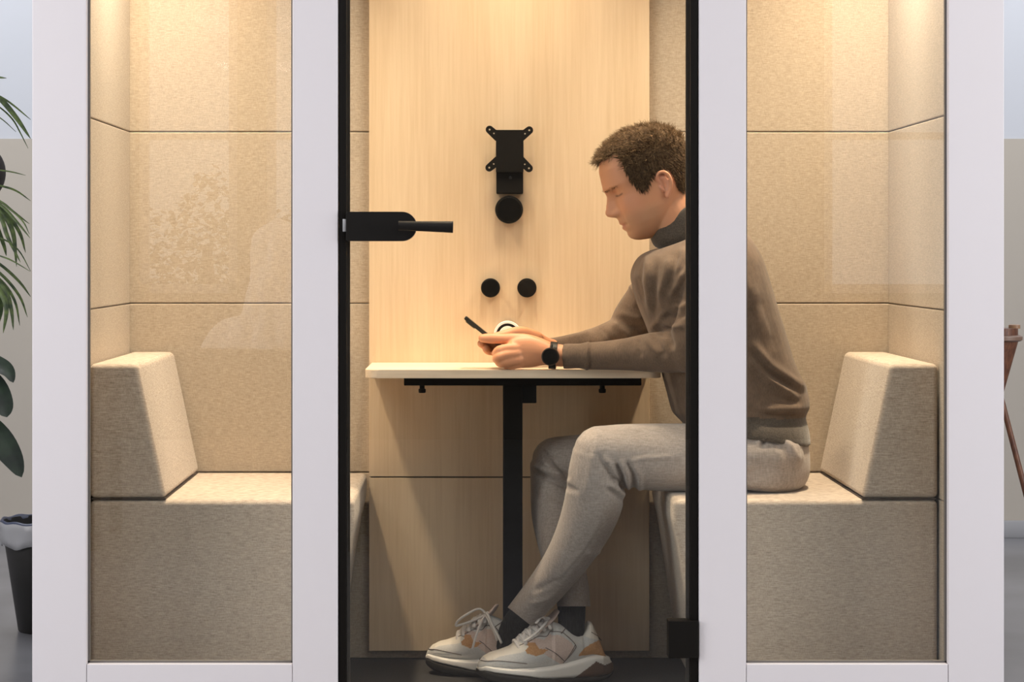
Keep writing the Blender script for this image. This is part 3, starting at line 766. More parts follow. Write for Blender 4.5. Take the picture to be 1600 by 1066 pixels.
cp = [(1040, 350), (1052, 352), (1062, 345)]
def cring(xf, yf, xb, yb, h, n=48):
    a = P(xf, yf, YC-.005); b = P(xb, yb, YC-.005); c = (a+b)/2; ax = (a-b)/2
    return [bm.verts.new(c+ax*math.cos(2*PI*k/n)+Vector((0, -h*math.sin(2*PI*k/n), 0))) for k in range(n)]
rg = []
for xf, yf, xb, yb, h in [(1042, 392, 1120, 348, .066), (1027, 389, 1128, 335, .073), (1020, 383, 1128, 322, .073), (1016.5, 374, 1124, 303, .069), (1015, 367, 1117, 290, .066), (1018, 363, 1112, 287, .062), (1023, 365, 1106, 291, .058), (1030, 378, 1106, 305, .055)]:
    rg.append(cring(xf, yf, xb, yb, h))
loft(bm, rg, False)
o = obj('roll_collar', bm, M['rib'], man, sharp=0)
sb = o.modifiers.new('s', 'SUBSURF'); sb.levels = 1; sb.render_levels = 1

# --- trousers
M['trouser'] = texmat('light_grey_trouser_cloth', (0.26, 0.222, 0.20, 1), (0.39, 0.34, 0.31, 1), None, 0.85, bump=0.25, bdist=0.0006, layers=[((1, 1, 0.1), 420), ((0.2, 1, 1), 300)], detail=2, sheen=.2)
bm = bmesh.new()
slices(bm, [((1070, 655), (1250, 668), .165), ((1066, 668), (1260, 690), .178), ((1068, 690), (1263, 715), .187), ((1072, 720), (1262, 738), .190), ((1090, 742), (1254, 754), .186), ((1120, 752), (1240, 762), .170)], YC)
T(bm, [(1205, 712, 5.215), (1150, 713, 5.205), (1075, 715, 5.195), (1010, 714, 5.185), (965, 710, 5.175), (938, 707, 5.17)], [(50, 56), (52, 58), (53, 56), (52, 52), (47, 48), (42, 44)], n=30)
T(bm, [(937, 706, 5.17), (932, 745, 5.178), (928, 782, 5.195), (914, 822, 5.220), (893, 862, 5.248), (869, 897, 5.283), (841, 932, 5.318), (806, 973, 5.362)], [(42, 44), (45, 46), (46, 47), (42, 44), (36, 39), (31.5, 36), (28, 33), (24.5, 29)], n=30, round_caps=False)
T(bm, [(1205, 712, 5.43), (1100, 714, 5.44), (1000, 716, 5.46), (920, 718, 5.48), (868, 720, 5.49)], [(50, 56), (48, 54), (45, 50), (40, 44), (37, 42)], n=30)
T(bm, [(866, 722, 5.49), (867, 760, 5.475), (868, 800, 5.455), (874, 840, 5.425), (883, 885, 5.392), (894, 925, 5.372), (897, 958, 5.36)], [(38, 42), (38, 42), (38, 40), (36, 38), (32, 36), (27, 33), (26, 31)], n=30, round_caps=False)
tro = remesh(bm, 0.0033, 5, 0.5)
co = getco(tro); hx, hy = topx(co); nx, ny_ = -.62, .785
d_ = (hx-812)*nx+(hy-964)*ny_; m_ = (d_ > 0) & (hx < 875) & (hy > 930)
co[m_, 0] -= nx*d_[m_]/675; co[m_, 2] += ny_*d_[m_]/675
m_ = (hx > 868) & (hy > 948) & (hx < 945) & (co[:, 1] > 5.28)
co[m_, 2] += (hy[m_]-948)/672
setco(tro, co)
folds(tro, [
    # behind the near knee
    ([(940, 712), (960, 735), (972, 760)], .006, 4.5), ([(930, 705), (950, 735), (965, 768)], -.005, 4), ([(962, 722), (972, 745), (975, 775)], -.009, 4.5), ([(968, 718), (980, 742), (984, 775)], .008, 4.5), ([(977, 718), (990, 742), (992, 778)], -.007, 4.5), ([(985, 720), (1000, 745), (998, 778)], .005, 5),
    ([(950, 755), (965, 765), (980, 775)], .007, 4), ([(948, 763), (962, 775), (978, 786)], -.006, 4), ([(955, 745), (968, 752), (978, 762)], -.005, 3.5),
    ([(975, 722), (1010, 716), (1060, 714)], .003, 3.5),
    ([(1075, 668), (1040, 672), (950, 668)], .003, 6),
    # seam running down the shin
    ([(948, 775), (935, 820), (912, 858), (880, 895), (850, 935)], .0009, 2.4), ([(953, 777), (940, 822), (917, 860), (885, 897), (855, 937)], -.0006, 2.4),
    ([(915, 862), (928, 866), (940, 860)], .004, 3.5), ([(930, 700), (922, 740), (915, 780)], .003, 7), ([(880, 905), (855, 915), (830, 925)], -.003, 5), ([(870, 930), (845, 940), (825, 945)], .003, 4),
    # far knee
    ([(828, 735), (850, 745), (880, 758), (905, 770)], -.010, 4), ([(828, 726), (855, 735), (885, 748)], .008, 5), ([(855, 708), (875, 730), (890, 750)], -.006, 4), ([(845, 718), (862, 730), (880, 745)], .005, 4),
    ([(845, 700), (860, 715), (875, 722)], -.004, 4),
    # seat, hip pocket
    ([(1166, 655), (1180, 664), (1188, 680), (1184, 700)], .006, 4.5), ([(1172, 652), (1186, 662), (1194, 682), (1190, 702)], -.006, 4), ([(1205, 680), (1225, 705), (1240, 735)], -.004, 6), ([(1215, 678), (1238, 700), (1250, 725)], .004, 5), ([(1225, 690), (1240, 720), (1235, 745)], -.003, 4)])
obj('trousers', tro, M['trouser'], man, sharp=0)

# --- socks
M['sock'] = texmat('black_ribbed_sock', (0.012, 0.011, 0.010, 1), (0.028, 0.026, 0.024, 1), (10, 10, 1), 0.95, 40, bump=.4, detail=2)
for pts, rad in (([(825, 948, 5.345), (808, 970, 5.37), (799, 988, 5.38), (795, 1012, 5.385)], [(20, 19), (20, 18), (20, 17), (20, 14)]),
                 ([(893, 915, 5.37), (893, 945, 5.36), (893, 975, 5.35), (891, 1010, 5.345)], [(22, 20), (22, 19), (21, 18), (20, 14)])):
    bm = bmesh.new(); T(bm, pts, rad, n=28)
    obj('sock', bm, M['sock'], man, sharp=0)

# --- trainers, profile in px of the shoe: l from toe 0 to heel 210, h above ground
TOPL = [(0, 30), (4, 37), (11, 44), (22, 49.5), (36, 53), (50, 58), (62, 67), (76, 79), (90, 89), (102, 94), (114, 94.5), (124, 91), (134, 87), (143, 82), (152, 77), (161, 74.5), (166, 80), (171, 93), (175, 92), (181, 80), (188, 62), (195, 42), (198, 36)]
MIDT = [(0, 27), (9, 32), (48, 27.5), (80, 26), (110, 27.5), (130, 31), (151, 36), (165, 40), (178, 42), (192, 41), (200, 38), (206, 30), (210, 24)]
MIDB = [(0, 24), (7, 25.5), (20, 23), (48, 19), (70, 15.5), (90, 11), (110, 9), (141, 8.5), (175, 8.5), (200, 10), (210, 15)]
OUTB = [(0, 17), (6, 12), (15, 8), (30, 4), (60, 0), (180, 0), (198, 3), (206, 8), (210, 13)]
WIDL = [(0, 6), (3, 14), (8, 20), (18, 27), (35, 32), (60, 34), (90, 31), (120, 26.5), (150, 24.5), (175, 24), (190, 21), (200, 15), (206, 10), (210, 4)]
def shoe(heel, toe, pitch, mirror, lbl):
    """heel, toe: world points on the ground under the ends"""
    hv = Vector(heel); tv = Vector(toe); ax = (hv-tv); L = ax.length; ax.normalize()
    k = L/210.0; kv = 1/676.0
    side = Vector((0, 0, 1)).cross(ax).normalized()
    if side.y > 0: side = -side
    rot = Matrix.Rotation(pitch, 3, side)
    def S(l, h, w): return tv+rot@(ax*l*k+Vector((0, 0, 1))*h*kv+side*w*kv)
    root = obj_shoe = None
    def ringl(l, lo, hi, wlo, whi, e=2.6, n=36):
        r = []
        for q in range(n):
            t = 2*PI*q/n; ct, st = math.cos(t), math.sin(t)
            cc = math.copysign(abs(ct)**(2/e), ct); ss = math.copysign(abs(st)**(2/e), st)
            h = (lo+hi)/2+(hi-lo)/2*ss; f = (ss+1)/2; w = (wlo+(whi-wlo)*f)*cc
            r.append(S(l, h, w))
        return r
    bm = bmesh.new(); ls = np.concatenate([np.linspace(0.5, 20, 10), np.linspace(24, 186, 46), np.linspace(188, 204, 9)]); rings = []
    for l in ls:
        hi = float(interp(l, TOPL)) if l < 198 else 36; lo = float(interp(l, MIDT))-5; wd = float(interp(l, WIDL))
        if hi < lo+3: hi = lo+3
        tall = max(0, (hi-lo-15)/70.0)
        wtop = wd*(0.80-0.42*min(1, tall)) if l < 112 else wd*(0.84 if l < 160 else .74)
        if l < 20: wtop = wd*.7
        rings.append([bm.verts.new(p) for p in ringl(l, lo, hi, wd, wtop, 2.3 if l < 120 else 2.6)])
    loft(bm, rings)
    bmesh.ops.subdivide_edges(bm, edges=bm.edges[:], cuts=3, use_grid_fill=True)
    # colour patches of the upper (l, h polygons)
    patches = [(1, [(62, 58), (70, 69), (84, 72), (98, 69), (107, 76), (122, 76), (141, 63), (144, 53), (127, 28), (96, 48), (84, 45), (74, 54)]),   # blush panel
               (2, [(178, 43), (150, 42), (158, 52), (170, 60), (186, 66), (192, 50), (198, 38)]),    # tan heel
               (2, [(66, 60), (72, 66), (84, 65), (90, 56), (104, 54), (96, 48), (84, 45), (70, 50)]),   # tan stay
               (3, [(8, 46), (30, 55), (62, 66), (74, 60), (66, 52), (30, 46), (12, 38)]),     # highlight along the toe, painted as a cream patch
               (3, [(160, 72), (168, 100), (176, 96), (192, 62), (180, 66)])]
    lines = [[(58, 60), (75, 67), (90, 74), (103, 74), (110, 81), (124, 80), (131, 76), (146, 60), (144, 52), (130, 34)], [(146, 60), (135, 42), (128, 31)], [(100, 57), (115, 48), (130, 34)], [(124, 78), (135, 86)], [(172, 78), (184, 70), (191, 62)],
             [(4, 38), (26, 40), (60, 36), (70, 34)]]
    inv = rot.transposed()
    def lh(bm):
        cs = np.array([inv@(f.calc_center_median()-tv) for f in bm.faces])
        return cs@np.array(ax)/k, cs[:, 2]/kv
    def paint(bm, pls):
        l, h = lh(bm); mi = np.zeros(len(l), int)
        for m_, pl in pls: mi[inpoly(l, h, pl)] = m_
        for f, m_ in zip(bm.faces, mi): f.material_index = int(m_)
    paint(bm, patches)
    ms = [M['sh_mesh'], M['sh_blush'], M['sh_tan'], M['sh_cream']]
    up = obj('trainer', bm, ms, man, sharp=0, label=lbl)
    # midsole
    bm = bmesh.new(); rings = []
    for l in np.concatenate([np.linspace(.3, 12, 8), np.linspace(16, 190, 34), np.linspace(193, 209.7, 9)]):
        hi = float(interp(l, MIDT)); lo = float(interp(l, MIDB)); wd = float(interp(l, WIDL))+1.6
        rings.append([bm.verts.new(p) for p in ringl(l, lo-1.5, max(hi, lo+2), wd*1.02, wd, 5)])
    loft(bm, rings)
    bmesh.ops.subdivide_edges(bm, edges=bm.edges[:], cuts=4, use_grid_fill=True)
    paint(bm, [(1, [(140, 6), (178, 33), (192, 26), (214, 30), (214, 0), (140, 0)])])
    obj('midsole', bm, [M['sh_sole'], M['sh_brown']], up, sharp=50)
    bm = bmesh.new(); rings = []
    for l in np.concatenate([np.linspace(-.6, 12, 8), np.linspace(16, 190, 30), np.linspace(193, 210.5, 9)]):
        hi = float(interp(l, MIDB)); lo = float(interp(l, OUTB)); wd = float(interp(l, WIDL))+2.4
        rings.append([bm.verts.new(p) for p in ringl(l, lo, hi+.5, wd*.96, wd, 5)])
    loft(bm, rings)
    obj('outsole', bm, M['sh_out'], up, sharp=50)
    # piping lines laid on the camera-side surface
    def surf_w(l, h):
        hi = float(interp(l, TOPL)) if l < 198 else 36; lo = float(interp(l, MIDT))-5; wd = float(interp(l, WIDL))
        tall = max(0, (hi-lo-15)/70.0)
        wtop = wd*(0.80-0.42*min(1, tall)) if l < 112 else wd*(0.84 if l < 160 else .74)
        ss = np.clip((h-(lo+hi)/2)/((hi-lo)/2), -.98, .98); e = 2.3 if l < 120 else 2.6
        return (wd+(wtop-wd)*(ss+1)/2)*(1-abs(ss)**e)**(1/e)
    bm = bmesh.new()
    for ln in lines:
        for sgn_ in (1, -1):
            pp = catmull([list(x) for x in ln], 5); pts = [S(x[0], x[1], sgn_*(surf_w(x[0], x[1])+.15)) for x in pp]
            tube(bm, pts, [.0010]*len(pts), n=6, sub=1, round_caps=False)
    obj('seam_piping', bm, M['sh_line'], up, sharp=0)
    # tongue
    bm = bmesh.new()
    tube(bm, [S(92, 80, 0), (S(106, 92, 0)), S(116, 101, 0), S(123, 110, 0)], [(17*kv, 4*kv), (17*kv, 3.6*kv), (16*kv, 3.4*kv), (12*kv, 2.6*kv)], n=20, ref=tuple(side))
    obj('tongue', bm, M['sh_blush'], up, sharp=0)
    # laces
    bm = bmesh.new()
    for q in range(6):
        l = 58+q*9.5; h = float(interp(l, TOPL))
        w_ = 12.5
        pp = [S(l+3, h-8, w_+6), S(l+1, h-2, w_), S(l-1, h+3.0, 0), S(l+1, h-2, -w_), S(l+3, h-8, -w_-6)]
        tube(bm, pp, [(3.3*kv, 2.1*kv)]*5, n=8, sub=4, ref=tuple(ax))
        if q < 5:
            h2 = float(interp(l+9.5, TOPL))
            for s_ in (1, -1):
                tube(bm, [S(l+2, h-3, s_*w_), S(l+5, (h+h2)/2+3.5, 0), S(l+10, h2-3, -s_*w_)], [(2.9*kv, 1.9*kv)]*3, n=8, sub=3, ref=tuple(ax))
    if mirror:   # the bow with two loops and two ends
        c0 = (108, 97, 6)
        for lp_ in ([c0, (96, 106, 12), (78, 98, 24), (64, 88, 27), (60, 80, 25), (70, 82, 22), (88, 88, 18), c0],
                    [c0, (112, 100, 16), (124, 86, 30), (138, 66, 36), (142, 58, 34), (136, 68, 32), (122, 84, 22), c0],
                    [c0, (104, 88, 22), (97, 66, 32), (92, 46, 36)], [c0, (116, 92, 24), (130, 72, 32), (134, 62, 33)]):
            tube(bm, [S(*p) for p in lp_], [(3.4*kv, 2.0*kv)]*len(lp_), n=8, sub=5, ref=tuple(side))
    else:
        for lp_ in ([(106, 96, 8), (98, 92, 20), (82, 80, 28), (66, 70, 30)], [(104, 97, 4), (96, 104, 14), (86, 96, 20)]):
            tube(bm, [S(*p) for p in lp_], [(3.4*kv, 2.0*kv)]*len(lp_), n=8, sub=5, ref=tuple(side))
        tube(bm, [S(103, 100, 8), S(107, 100, 10)], [3.2*kv]*2, n=10)
    obj('laces', bm, M['sh_lace'], up, sharp=0)
    return up
M['sh_mesh'] = texmat('pale_grey_mesh_cloth', (0.58, 0.57, 0.56, 1), (0.68, 0.67, 0.66, 1), (1, 1, 1), 0.85, 500, bump=.4, bdist=.0008)
M['sh_blush'] = texmat('blush_suede', (0.64, 0.50, 0.45, 1), (0.72, 0.58, 0.52, 1), (1, 1, 1), 0.9, 300)
M['sh_tan'] = texmat('tan_suede', (0.52, 0.27, 0.11, 1), (0.62, 0.34, 0.16, 1), (1, 1, 1), 0.85, 300)
M['sh_cream'] = mat('cream_leather_highlight', (0.80, 0.74, 0.66, 1), 0.45)
M['sh_sole'] = mat('off_white_foam', (0.84, 0.81, 0.78, 1), 0.6)
M['sh_brown'] = mat('brown_rubber', (0.13, 0.075, 0.05, 1), 0.6)
M['sh_out'] = mat('dark_rubber', (0.016, 0.013, 0.011, 1), 0.6)
M['sh_line'] = mat('grey_brown_piping', (0.16, 0.125, 0.11, 1), 0.7)
M['sh_lace'] = texmat('white_lace', (0.66, 0.62, 0.60, 1), (0.78, 0.74, 0.72, 1), (1, 1, 1), 0.9, 600)
def G(px, Y, z=-0.0195): return Vector(((px-VX)/(FPX/Y), Y, z))
shoe(G(957, 5.37), G(746, 5.30), math.radians(0), False, None)
shoe(G(853, 5.385), G(667, 5.465), math.radians(0), True, None)

# --- watch
wt = P(864, 559, 5.262)
bm = bmesh.new(); wd_ = (P(917, 556.5, 5.258)-P(846, 551, 5.27)).normalized()
tube(bm, [P(859, 555, 5.2685), P(870, 556, 5.267)], [.0315, .0315], n=40, round_caps=False, sub=2)
wb = obj('watch_strap', bm, M['blackp'], man, sharp=50)
ny = Vector((-.22, -1, .12)).normalized()
qz = ny.to_track_quat('Z', 'Y').to_matrix()
def wl(prof, nm, m):
    bm = bmesh.new(); lathe(bm, prof, (0, 0, 0), 'Z', 44)
    for v in bm.verts: v.co = qz@v.co+P(864, 559, 5.268)+ny*.0285
    return obj(nm, bm, m, wb, sharp=35)
wl([(.0185, 0), (.0205, .002), (.0208, .006), (.0200, .0085), (.0178, .0092)], 'watch_case', mat('dark_bronze_case', (.05, .035, .025, 1), .35, .8))
wl([(.0177, .008), (.0175, .0094), (.0005, .0096)], 'watch_face', M['gloss'])
lug0 = P(864, 559, 5.268)+ny*.031
for sx in (1,):
    u = (qz@Vector((0, 1, 0))) if abs((qz@Vector((0, 1, 0))).z) > .5 else (qz@Vector((1, 0, 0)))
    bm = bmesh.new(); tube(bm, [lug0+u*sx*.017, lug0+u*sx*.026-ny*.007], [(.007, .003)]*2, n=10)
    obj('lug', bm, M['blackp'], wb, sharp=0)

# --- phone
a = P(726.5, 496, 5.335); b = P(806, 560, 5.335); ax = (b-a).normalized(); Lp = .146
mid = a+ax*Lp/2; nrm = Vector((0, 1, 0)).cross(ax).normalized()
if nrm.z < 0: nrm = -nrm
bm = bmesh.new(); bmesh.ops.create_cube(bm, size=1)
for v in bm.verts: v.co = Vector((v.co.x*Lp, v.co.y*.071, v.co.z*.0085))
es = [e for e in bm.edges if abs(e.verts[0].co.z-e.verts[1].co.z) > .001]
bmesh.ops.bevel(bm, geom=es, offset=.010, segments=6, affect='EDGES')
bmesh.ops.bevel(bm, geom=[e for e in bm.edges if abs(e.verts[0].co.z-e.verts[1].co.z) < .0001], offset=.0012, segments=2, affect='EDGES')
mx = Matrix((ax, Vector((0, 1, 0)), nrm)).transposed()
ph = thing('smartphone', mid, 'dark smartphone held tilted in both hands above the table', 'phone')
for v in bm.verts: v.co = mx@v.co+mid
obj('case', bm, mat('dark_olive_case', (.05, .04, .028, 1), .4), ph, sharp=40)
bm = bmesh.new(); bmesh.ops.create_cube(bm, size=1)
for v in bm.verts: v.co = mx@Vector((v.co.x*.138, v.co.y*.064, v.co.z*.0006+.0044))+mid
obj('screen', bm, M['gloss'], ph, smooth=False)
bm = bmesh.new(); bmesh.ops.create_cube(bm, size=1)
for v in bm.verts: v.co = mx@Vector((v.co.x*.026-Lp/2+.020, v.co.y*.026-.015, v.co.z*.003-.0052))+mid
obj('camera_bump', bm, mat('olive_bump', (.16, .12, .06, 1), .4), ph, smooth=False)

# ---------------------------------------------------------------- beside and behind the booth
RB = random.Random(11)
M['leaf'] = texmat('palm_leaf', (0.014, 0.032, 0.007, 1), (0.075, 0.115, 0.022, 1), (1, 1, 1), 0.45, 60, detail=2)
M['leafd'] = texmat('dark_glossy_leaf', (0.005, 0.013, 0.007, 1), (0.016, 0.034, 0.017, 1), (1, 1, 1), 0.42, 25, detail=3)
M['stem'] = mat('brown_stem', (0.06, 0.045, 0.02, 1), 0.7)
M['pot'] = mat('dark_pot', (0.02, 0.018, 0.016, 1), 0.5)
M['bag'] = mat('grey_bin_liner', (0.35, 0.35, 0.36, 1), 0.35)
M['baggreen'] = mat('dark_blue_liner', (0.035, 0.045, 0.09, 1), 0.35)
def blade(bm, pts, wid, thick=.0006, fold=.25, tiltv=None, mi=0):
    """a tapering folded leaf blade along world points, 5 verts across, given real thickness"""
    pp = [Vector(p) for p in catmull([list(p) for p in pts], 5)]; n = len(pp)-1; top, bot = [], []
    for i, p in enumerate(pp):
        t = (pp[min(i+1, n)]-pp[max(i-1, 0)]).normalized(); u = i/n
        up = Vector((0, 0, 1)) if tiltv is None else Vector(tiltv)
        sd = t.cross(up).normalized(); nn = sd.cross(t).normalized()
        w = wid*(math.sin(PI*min(1, u*.92+.08))**.6) if u < 1 else 0.0002
        w = max(w, .0003)
        row = [p+sd*w*q-nn*abs(q)*w*fold for q in (-1, -.5, 0, .5, 1)]
        top.append([bm.verts.new(v+nn*thick) for v in row]); bot.append([bm.verts.new(v-nn*thick) for v in row])
    for i in range(n):
        for q in range(4):
            for g_, fl in ((top, 0), (bot, 1)):
                v = (g_[i][q], g_[i][q+1], g_[i+1][q+1], g_[i+1][q]); f = bm.faces.new(v if not fl else v[::-1]); f.material_index = mi
        for q in (0, 4): bm.faces.new((top[i][q], top[i+1][q], bot[i+1][q], bot[i][q])).material_index = mi
    for i in (0, n): bm.faces.new([top[i][q] for q in range(5)]+[bot[i][q] for q in (4, 3, 2, 1, 0)])

# palm to the left of the booth; fronds and leaflets reach into the picture
YPm = 5.25
palm = thing('potted_palm', (P(-190, 395, YPm).x, YPm, RZ), 'tall palm with narrow arching leaflets beside the left edge of the booth', 'plant')
cx_, cy_ = palm.location.x, palm.location.y
bm = bmesh.new(); lathe(bm, [(.12, RZ), (.16, RZ+.30), (.165, RZ+.31), (.15, RZ+.30), (.145, RZ+.27)], (cx_, cy_, 0), n=36); obj('pot', bm, M['pot'], palm)
bm = bmesh.new()
for k in range(5):
    a = k*1.3; tube(bm, [(cx_+.03*math.cos(a), cy_+.03*math.sin(a), RZ+.25), (cx_+.05*math.cos(a), cy_+.05*math.sin(a), .6), (cx_+.09*math.cos(a), cy_+.09*math.sin(a), 1.15)], [.012, .010, .006], n=8)
obj('stem', bm, M['stem'], palm)
# each frond: leaflet list in px (start .. tip) at a depth
def frond(spine, leaflets, Y):
    bm = bmesh.new()
    tube(bm, [P(*p, Y) for p in spine], [.006]+[.004]*(len(spine)-2)+[.002], n=8)
    for i, (pts, w_) in enumerate(leaflets):
        dy = RB.uniform(-.05, .05)
        blade(bm, [P(x, y, Y+dy*q/(len(pts)-1)) for q, (x, y) in enumerate(pts)], w_, tiltv=(0.3, -1, .25))
    obj('frond', bm, M['leaf'], palm)
frond([(-170, 260), (-120, 160), (-60, 130), (-15, 140)],
      [([(-30, 133), (0, 154), (25, 183), (48, 217)], .0062), ([(-15, 142), (15, 160), (48, 187)], .0022), ([(-30, 150), (0, 168), (20, 187), (32, 208), (44, 232)], .0018), ([(-40, 160), (0, 184), (25, 206)], .0012),
       ([(-60, 130), (-30, 170), (-10, 230)], .006), ([(-80, 138), (-70, 190), (-60, 250)], .006), ([(-50, 128), (-20, 120), (10, 122)], .004)], 5.25)
frond([(-165, 330), (-110, 262), (-60, 258), (-20, 270)],
      [([(-40, 262), (0, 266), (20, 269), (40, 274)], .0016), ([(-60, 275), (0, 290), (25, 298), (48, 314)], .0024), ([(-40, 300), (0, 315), (20, 330), (46, 350)], .0030),
       ([(-40, 305), (0, 320), (25, 345), (47, 372)], .0034), ([(-35, 300), (0, 328), (20, 362), (26, 417)], .0062), ([(-35, 300), (0, 338), (12, 370), (32, 410)], .0050), ([(-30, 300), (4, 326), (30, 362), (40, 395)], .0046),
       ([(-45, 300), (-12, 340), (5, 380), (10, 400)], .005), ([(-30, 290), (10, 322), (35, 345), (46, 366)], .0020)], 5.30)
frond([(-160, 430), (-110, 372), (-60, 366), (-25, 380)],
      [([(-40, 368), (0, 372), (28, 390), (48, 424)], .0018), ([(-45, 385), (0, 413), (30, 440), (48, 464)], .0034), ([(-45, 398), (0, 427), (30, 462), (43, 496)], .0034), ([(-45, 405), (0, 437), (23, 470), (31, 509)], .0034),
       ([(-40, 410), (4, 448), (17, 480), (21, 516)], .0052), ([(-40, 415), (-4, 450), (10, 480), (5, 521)], .0062), ([(-50, 420), (-10, 450), (1, 478), (-4, 512)], .0075), ([(-60, 380), (0, 400), (20, 408), (47, 424)], .0018)], 5.2)

# broad leaved plant below it
ply = 5.85
bl = thing('rubber_plant', (P(-130, 395, ply).x, ply, RZ), 'plant with broad dark glossy drooping leaves at the left edge, under the palm', 'plant')
bx_, by_ = bl.location.x, bl.location.y
bm = bmesh.new(); lathe(bm, [(.10, RZ), (.13, RZ+.24), (.135, RZ+.25), (.12, RZ+.24)], (bx_, by_, 0), n=36); obj('pot', bm, M['pot'], bl)
bm = bmesh.new(); tube(bm, [(bx_, by_, RZ+.2), (bx_+.01, by_, .35), (bx_+.03, by_, .74)], [.011, .010, .007], n=10); obj('stem', bm, M['stem'], bl)
for pts, w_ in (([(-110, 560), (-50, 545), (-8, 566), (12, 578), (21, 598)], .022), ([(-105, 600), (-50, 580), (-15, 600), (4, 630), (11, 652)], .036),
                ([(-105, 640), (-60, 640), (-10, 676), (18, 712), (34, 746)], .036), ([(-120, 610), (-170, 600), (-210, 650)], .036), ([(-120, 560), (-150, 530), (-200, 545)], .034)):
    bm = bmesh.new(); blade(bm, [P(x, y, ply-.01*i) for i, (x, y) in enumerate(pts)], w_, .0009, .3, tiltv=(.25, -1, .35)); obj('leaf', bm, M['leafd'], bl)

# waste bin
Yb = 6.28; sb_ = FPX/Yb
bc = Vector(((75-VX)/sb_, Yb, RZ)); zt_ = P(0, 812, Yb).z
bn = thing('waste_bin', bc, 'tapered black waste bin with a liner over its rim at the left edge', 'bin')
bm = bmesh.new(); rt, rb_ = 72/sb_, 46/sb_
lathe(bm, [(rb_*.96, RZ), (rb_, RZ+.004), (rt, zt_), (rt*.96, zt_), (rb_*.95, RZ+.01)], bc*1.0-Vector((0, 0, bc.z)), n=48); obj('bucket', bm, M['pot'], bn)
bm = bmesh.new(); rings = []
for q, (f, z) in enumerate([(.93, zt_-.05), (.96, zt_+.001), (1.0, zt_+.004), (1.035, zt_-.002), (1.03, zt_-.02), (1.015, zt_-.045), (1.0, zt_-.065)]):
    ring = []
    for k in range(72):
        a = 2*PI*k/72; rr = rt*f*(1+(.018*math.sin(a*9+q)+.012*math.sin(a*17+2*q)) if q > 3 else 1+.006*math.sin(a*13)); zz = z+(.006*math.sin(a*7+1) if q > 4 else .002*math.sin(a*11))
        ring.append(bm.verts.new((bc.x+rr*math.cos(a), bc.y+rr*math.sin(a), zz)))
    rings.append(ring)
for a, b in zip(rings, rings[1:]):
    mi = 1 if rings.index(a) < 3 else 0
    for k in range(72): bm.faces.new((a[k], a[(k+1) % 72], b[(k+1) % 72], b[k])).material_index = mi
o = obj('bin_liner', bm, [M['bag'], M['baggreen']], bn, sharp=0); sl = o.modifiers.new('s', 'SOLIDIFY'); sl.thickness = .0012

# dark round lampshade, only its edge shows
Yl = 5.9; sl_ = FPX/Yl; lc = Vector(((-42-VX)/sl_, Yl, P(0, 270, Yl).z)); rl = 50/sl_
lp_ = thing('pendant_lamp', (lc.x, lc.y, lc.z), 'dark round pendant lampshade just entering the picture at the left edge', 'lamp')
bm = bmesh.new(); lathe(bm, [(rl*math.sin(a)+.0005, lc.z-rl*math.cos(a)) for a in np.linspace(.0, PI, 24)], (lc.x, lc.y, 0), n=40)
obj('lamp_shade', bm, mat('dark_brown_shade', (.022, .015, .012, 1), .7), lp_)
bm = bmesh.new(); tube(bm, [(lc.x, lc.y, lc.z+rl), (lc.x, lc.y, ZT-.02)], [.004, .004], n=10); obj('cord', bm, M['black'], lp_)
bm = bmesh.new(); lathe(bm, [(.05, ZT), (.05, ZT-.02), (.01, ZT-.03)], (lc.x, lc.y, 0), n=30); obj('ceiling_rose', bm, M['black'], lp_)

# wooden tripod stand on the right
Yt = 6.3; st2 = FPX/Yt
M['walnut'] = texmat('brown_wood', (0.085, 0.028, 0.012, 1), (0.19, 0.072, 0.030, 1), (6, 6, 1), 0.45, 30)
def PT(px, py, d=0): return P(px, py, Yt+d)
hub = PT(1553, 628)
tp = thing('tripod_stand', (hub.x, Yt, RZ), 'brown wooden tripod stand with crossing legs behind the right edge of the booth', 'stand')
def leg(p0, p1, r0, r1):
    bm = bmesh.new(); tube(bm, [p0, (p0+p1)/2, p1], [r0, (r0+r1)/2, r1], n=20, round_caps=False); obj('leg', bm, M['walnut'], tp, sharp=45)
def down(p0, p1, z):
    t = (z-p0.z)/(p1.z-p0.z); return p0+(p1-p0)*t
for top_, d0 in (((1583, 522), 0), ):
    pass
e1 = down(PT(1566, 622), PT(1599, 752, -.05), RZ+.004)
leg(PT(1556, 590), e1, .0075, .0085)
e2 = down(PT(1560, 622), PT(1520, 752, -.02), RZ+.004); leg(PT(1566, 600), e2, .0075, .0085)
e3 = down(PT(1556, 622, .01), PT(1556, 752, .07), RZ+.004); leg(PT(1556, 600, 0), e3, .0075, .0085)
bm = bmesh.new(); c = PT(1560, 530)
zt2 = PT(0, 531).z; zb2 = PT(0, 632).z
lathe(bm, [(.004, zb2), (.008, zb2+.01), (31/st2, zt2)], (c.x, Yt, 0), n=40); obj('cone_head', bm, M['walnut'], tp)
bm = bmesh.new(); lathe(bm, [(33/st2, zt2-.004), (37/st2, zt2), (37/st2, zt2+.009), (33/st2, zt2+.013)], (c.x, Yt, 0), n=40); obj('collar_ring', bm, mat('pale_brown_rim', (.20, .12, .08, 1), .4), tp)
bm = bmesh.new(); lathe(bm, [(30/st2, zt2+.012), (30/st2, PT(0, 513).z)], (c.x, Yt, 0), n=40); obj('top_disc', bm, M['walnut'], tp)
bm = bmesh.new(); lathe(bm, [(9/st2, PT(0, 513.5).z), (9/st2, PT(0, 508).z), (6/st2, PT(0, 507).z)], (PT(1585, 510).x, Yt, 0), n=24); obj('knob', bm, mat('brass_brown', (.32, .18, .09, 1), .4), tp)

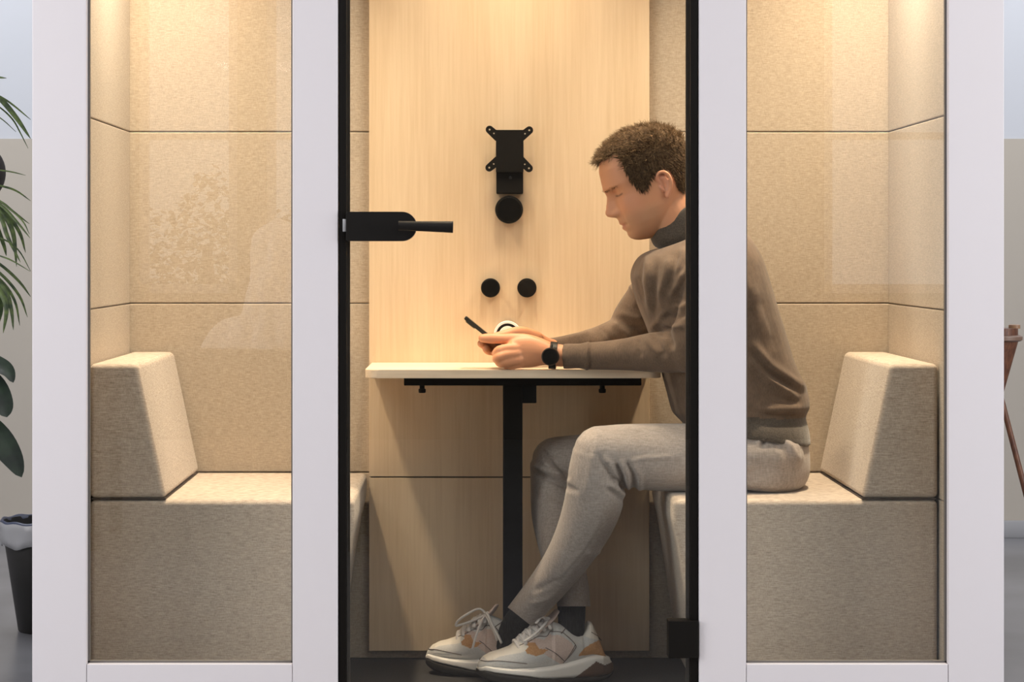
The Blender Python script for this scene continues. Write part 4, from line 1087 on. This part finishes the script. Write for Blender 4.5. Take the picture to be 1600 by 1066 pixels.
# tree outside the office window, seen only as a reflection
tr_ = thing('garden_tree', (-1.6, -4.3, RZ), 'green tree outside the office windows, faintly reflected in the left pane', 'tree')
bm = bmesh.new(); tube(bm, [(-1.6, -4.3, RZ), (-1.58, -4.3, .5), (-1.6, -4.3, 1.0)], [.06, .05, .03], n=12); obj('trunk', bm, M['stem'], tr_)
bm = bmesh.new()
for k in range(2600):
    a = RB.uniform(0, 2*PI); rr = .62*math.sqrt(RB.random()); x = -1.62+rr*math.cos(a); y = -4.3+rr*.6*math.sin(a); z = .85+RB.uniform(-.45, .55)*(1-.5*(rr/.62)**2)+.12*math.sin(x*11)
    d = Vector((RB.gauss(0, 1), RB.gauss(0, 1), RB.gauss(0, .6))).normalized()*.07; q = Vector((x, y, z)); s_ = d.cross(Vector((0, 0, 1))).normalized()*.022
    v = [bm.verts.new(q), bm.verts.new(q+d*.5+s_), bm.verts.new(q+d), bm.verts.new(q+d*.5-s_)]; bm.faces.new(v)
f_ = obj('foliage', bm, M['leaf'], tr_, smooth=False)

# unseen desk and white cloth, added to make a pale reflection
dk = thing('added_desk', (-.75, 1.5, RZ), 'unseen dark desk added in front of the booth under the reflected cloth', 'desk')
obj('desktop', B(-1.35, -.35, 1.2, 1.8, .60, .63, .003), M['black'], dk)
for x_ in (-1.3, -.4):
    for y_ in (1.25, 1.75): obj('leg', B(x_-.02, x_+.02, y_-.02, y_+.02, RZ, .60), M['black'], dk)
bm = bmesh.new()
for (cx2, cy2, z1, r0, r1) in ((-.68, 1.55, 1.10, .12, .085), (-.76, 1.5, .76, .19, .08)):
    rings = []; z0 = .631
    for i in range(22):
        u = i/21; z = z0+(z1-z0)*u; rr = (r0+(r1-r0)*u)*(1 if u < .8 else max(.03, 1-((u-.8)/.2)**2))
        ring = []
        for k in range(90):
            a = 2*PI*k/90; q = rr*(1+.09*math.sin(a*7+z*9)+.07*math.sin(a*13-z*14)+.25*noise.noise(Vector((math.cos(a)*2, math.sin(a)*2, z*9))))
            ring.append(bm.verts.new((cx2+q*math.cos(a), cy2+q*math.sin(a)*.8, z)))
        rings.append(ring)
    loft(bm, rings)
dm = remesh(bm, .009, 2); co = getco(dm); co[:, 2] = np.maximum(co[:, 2], .632); setco(dm, co)
setp(obj('reflection_cloth', dm, mat('white_sheet', (.85, .82, .82, 1), .9), origin=(-.8, 1.5, .632)), 'white cloth added as a stand-in for the pale reflection in the left pane', 'cloth')
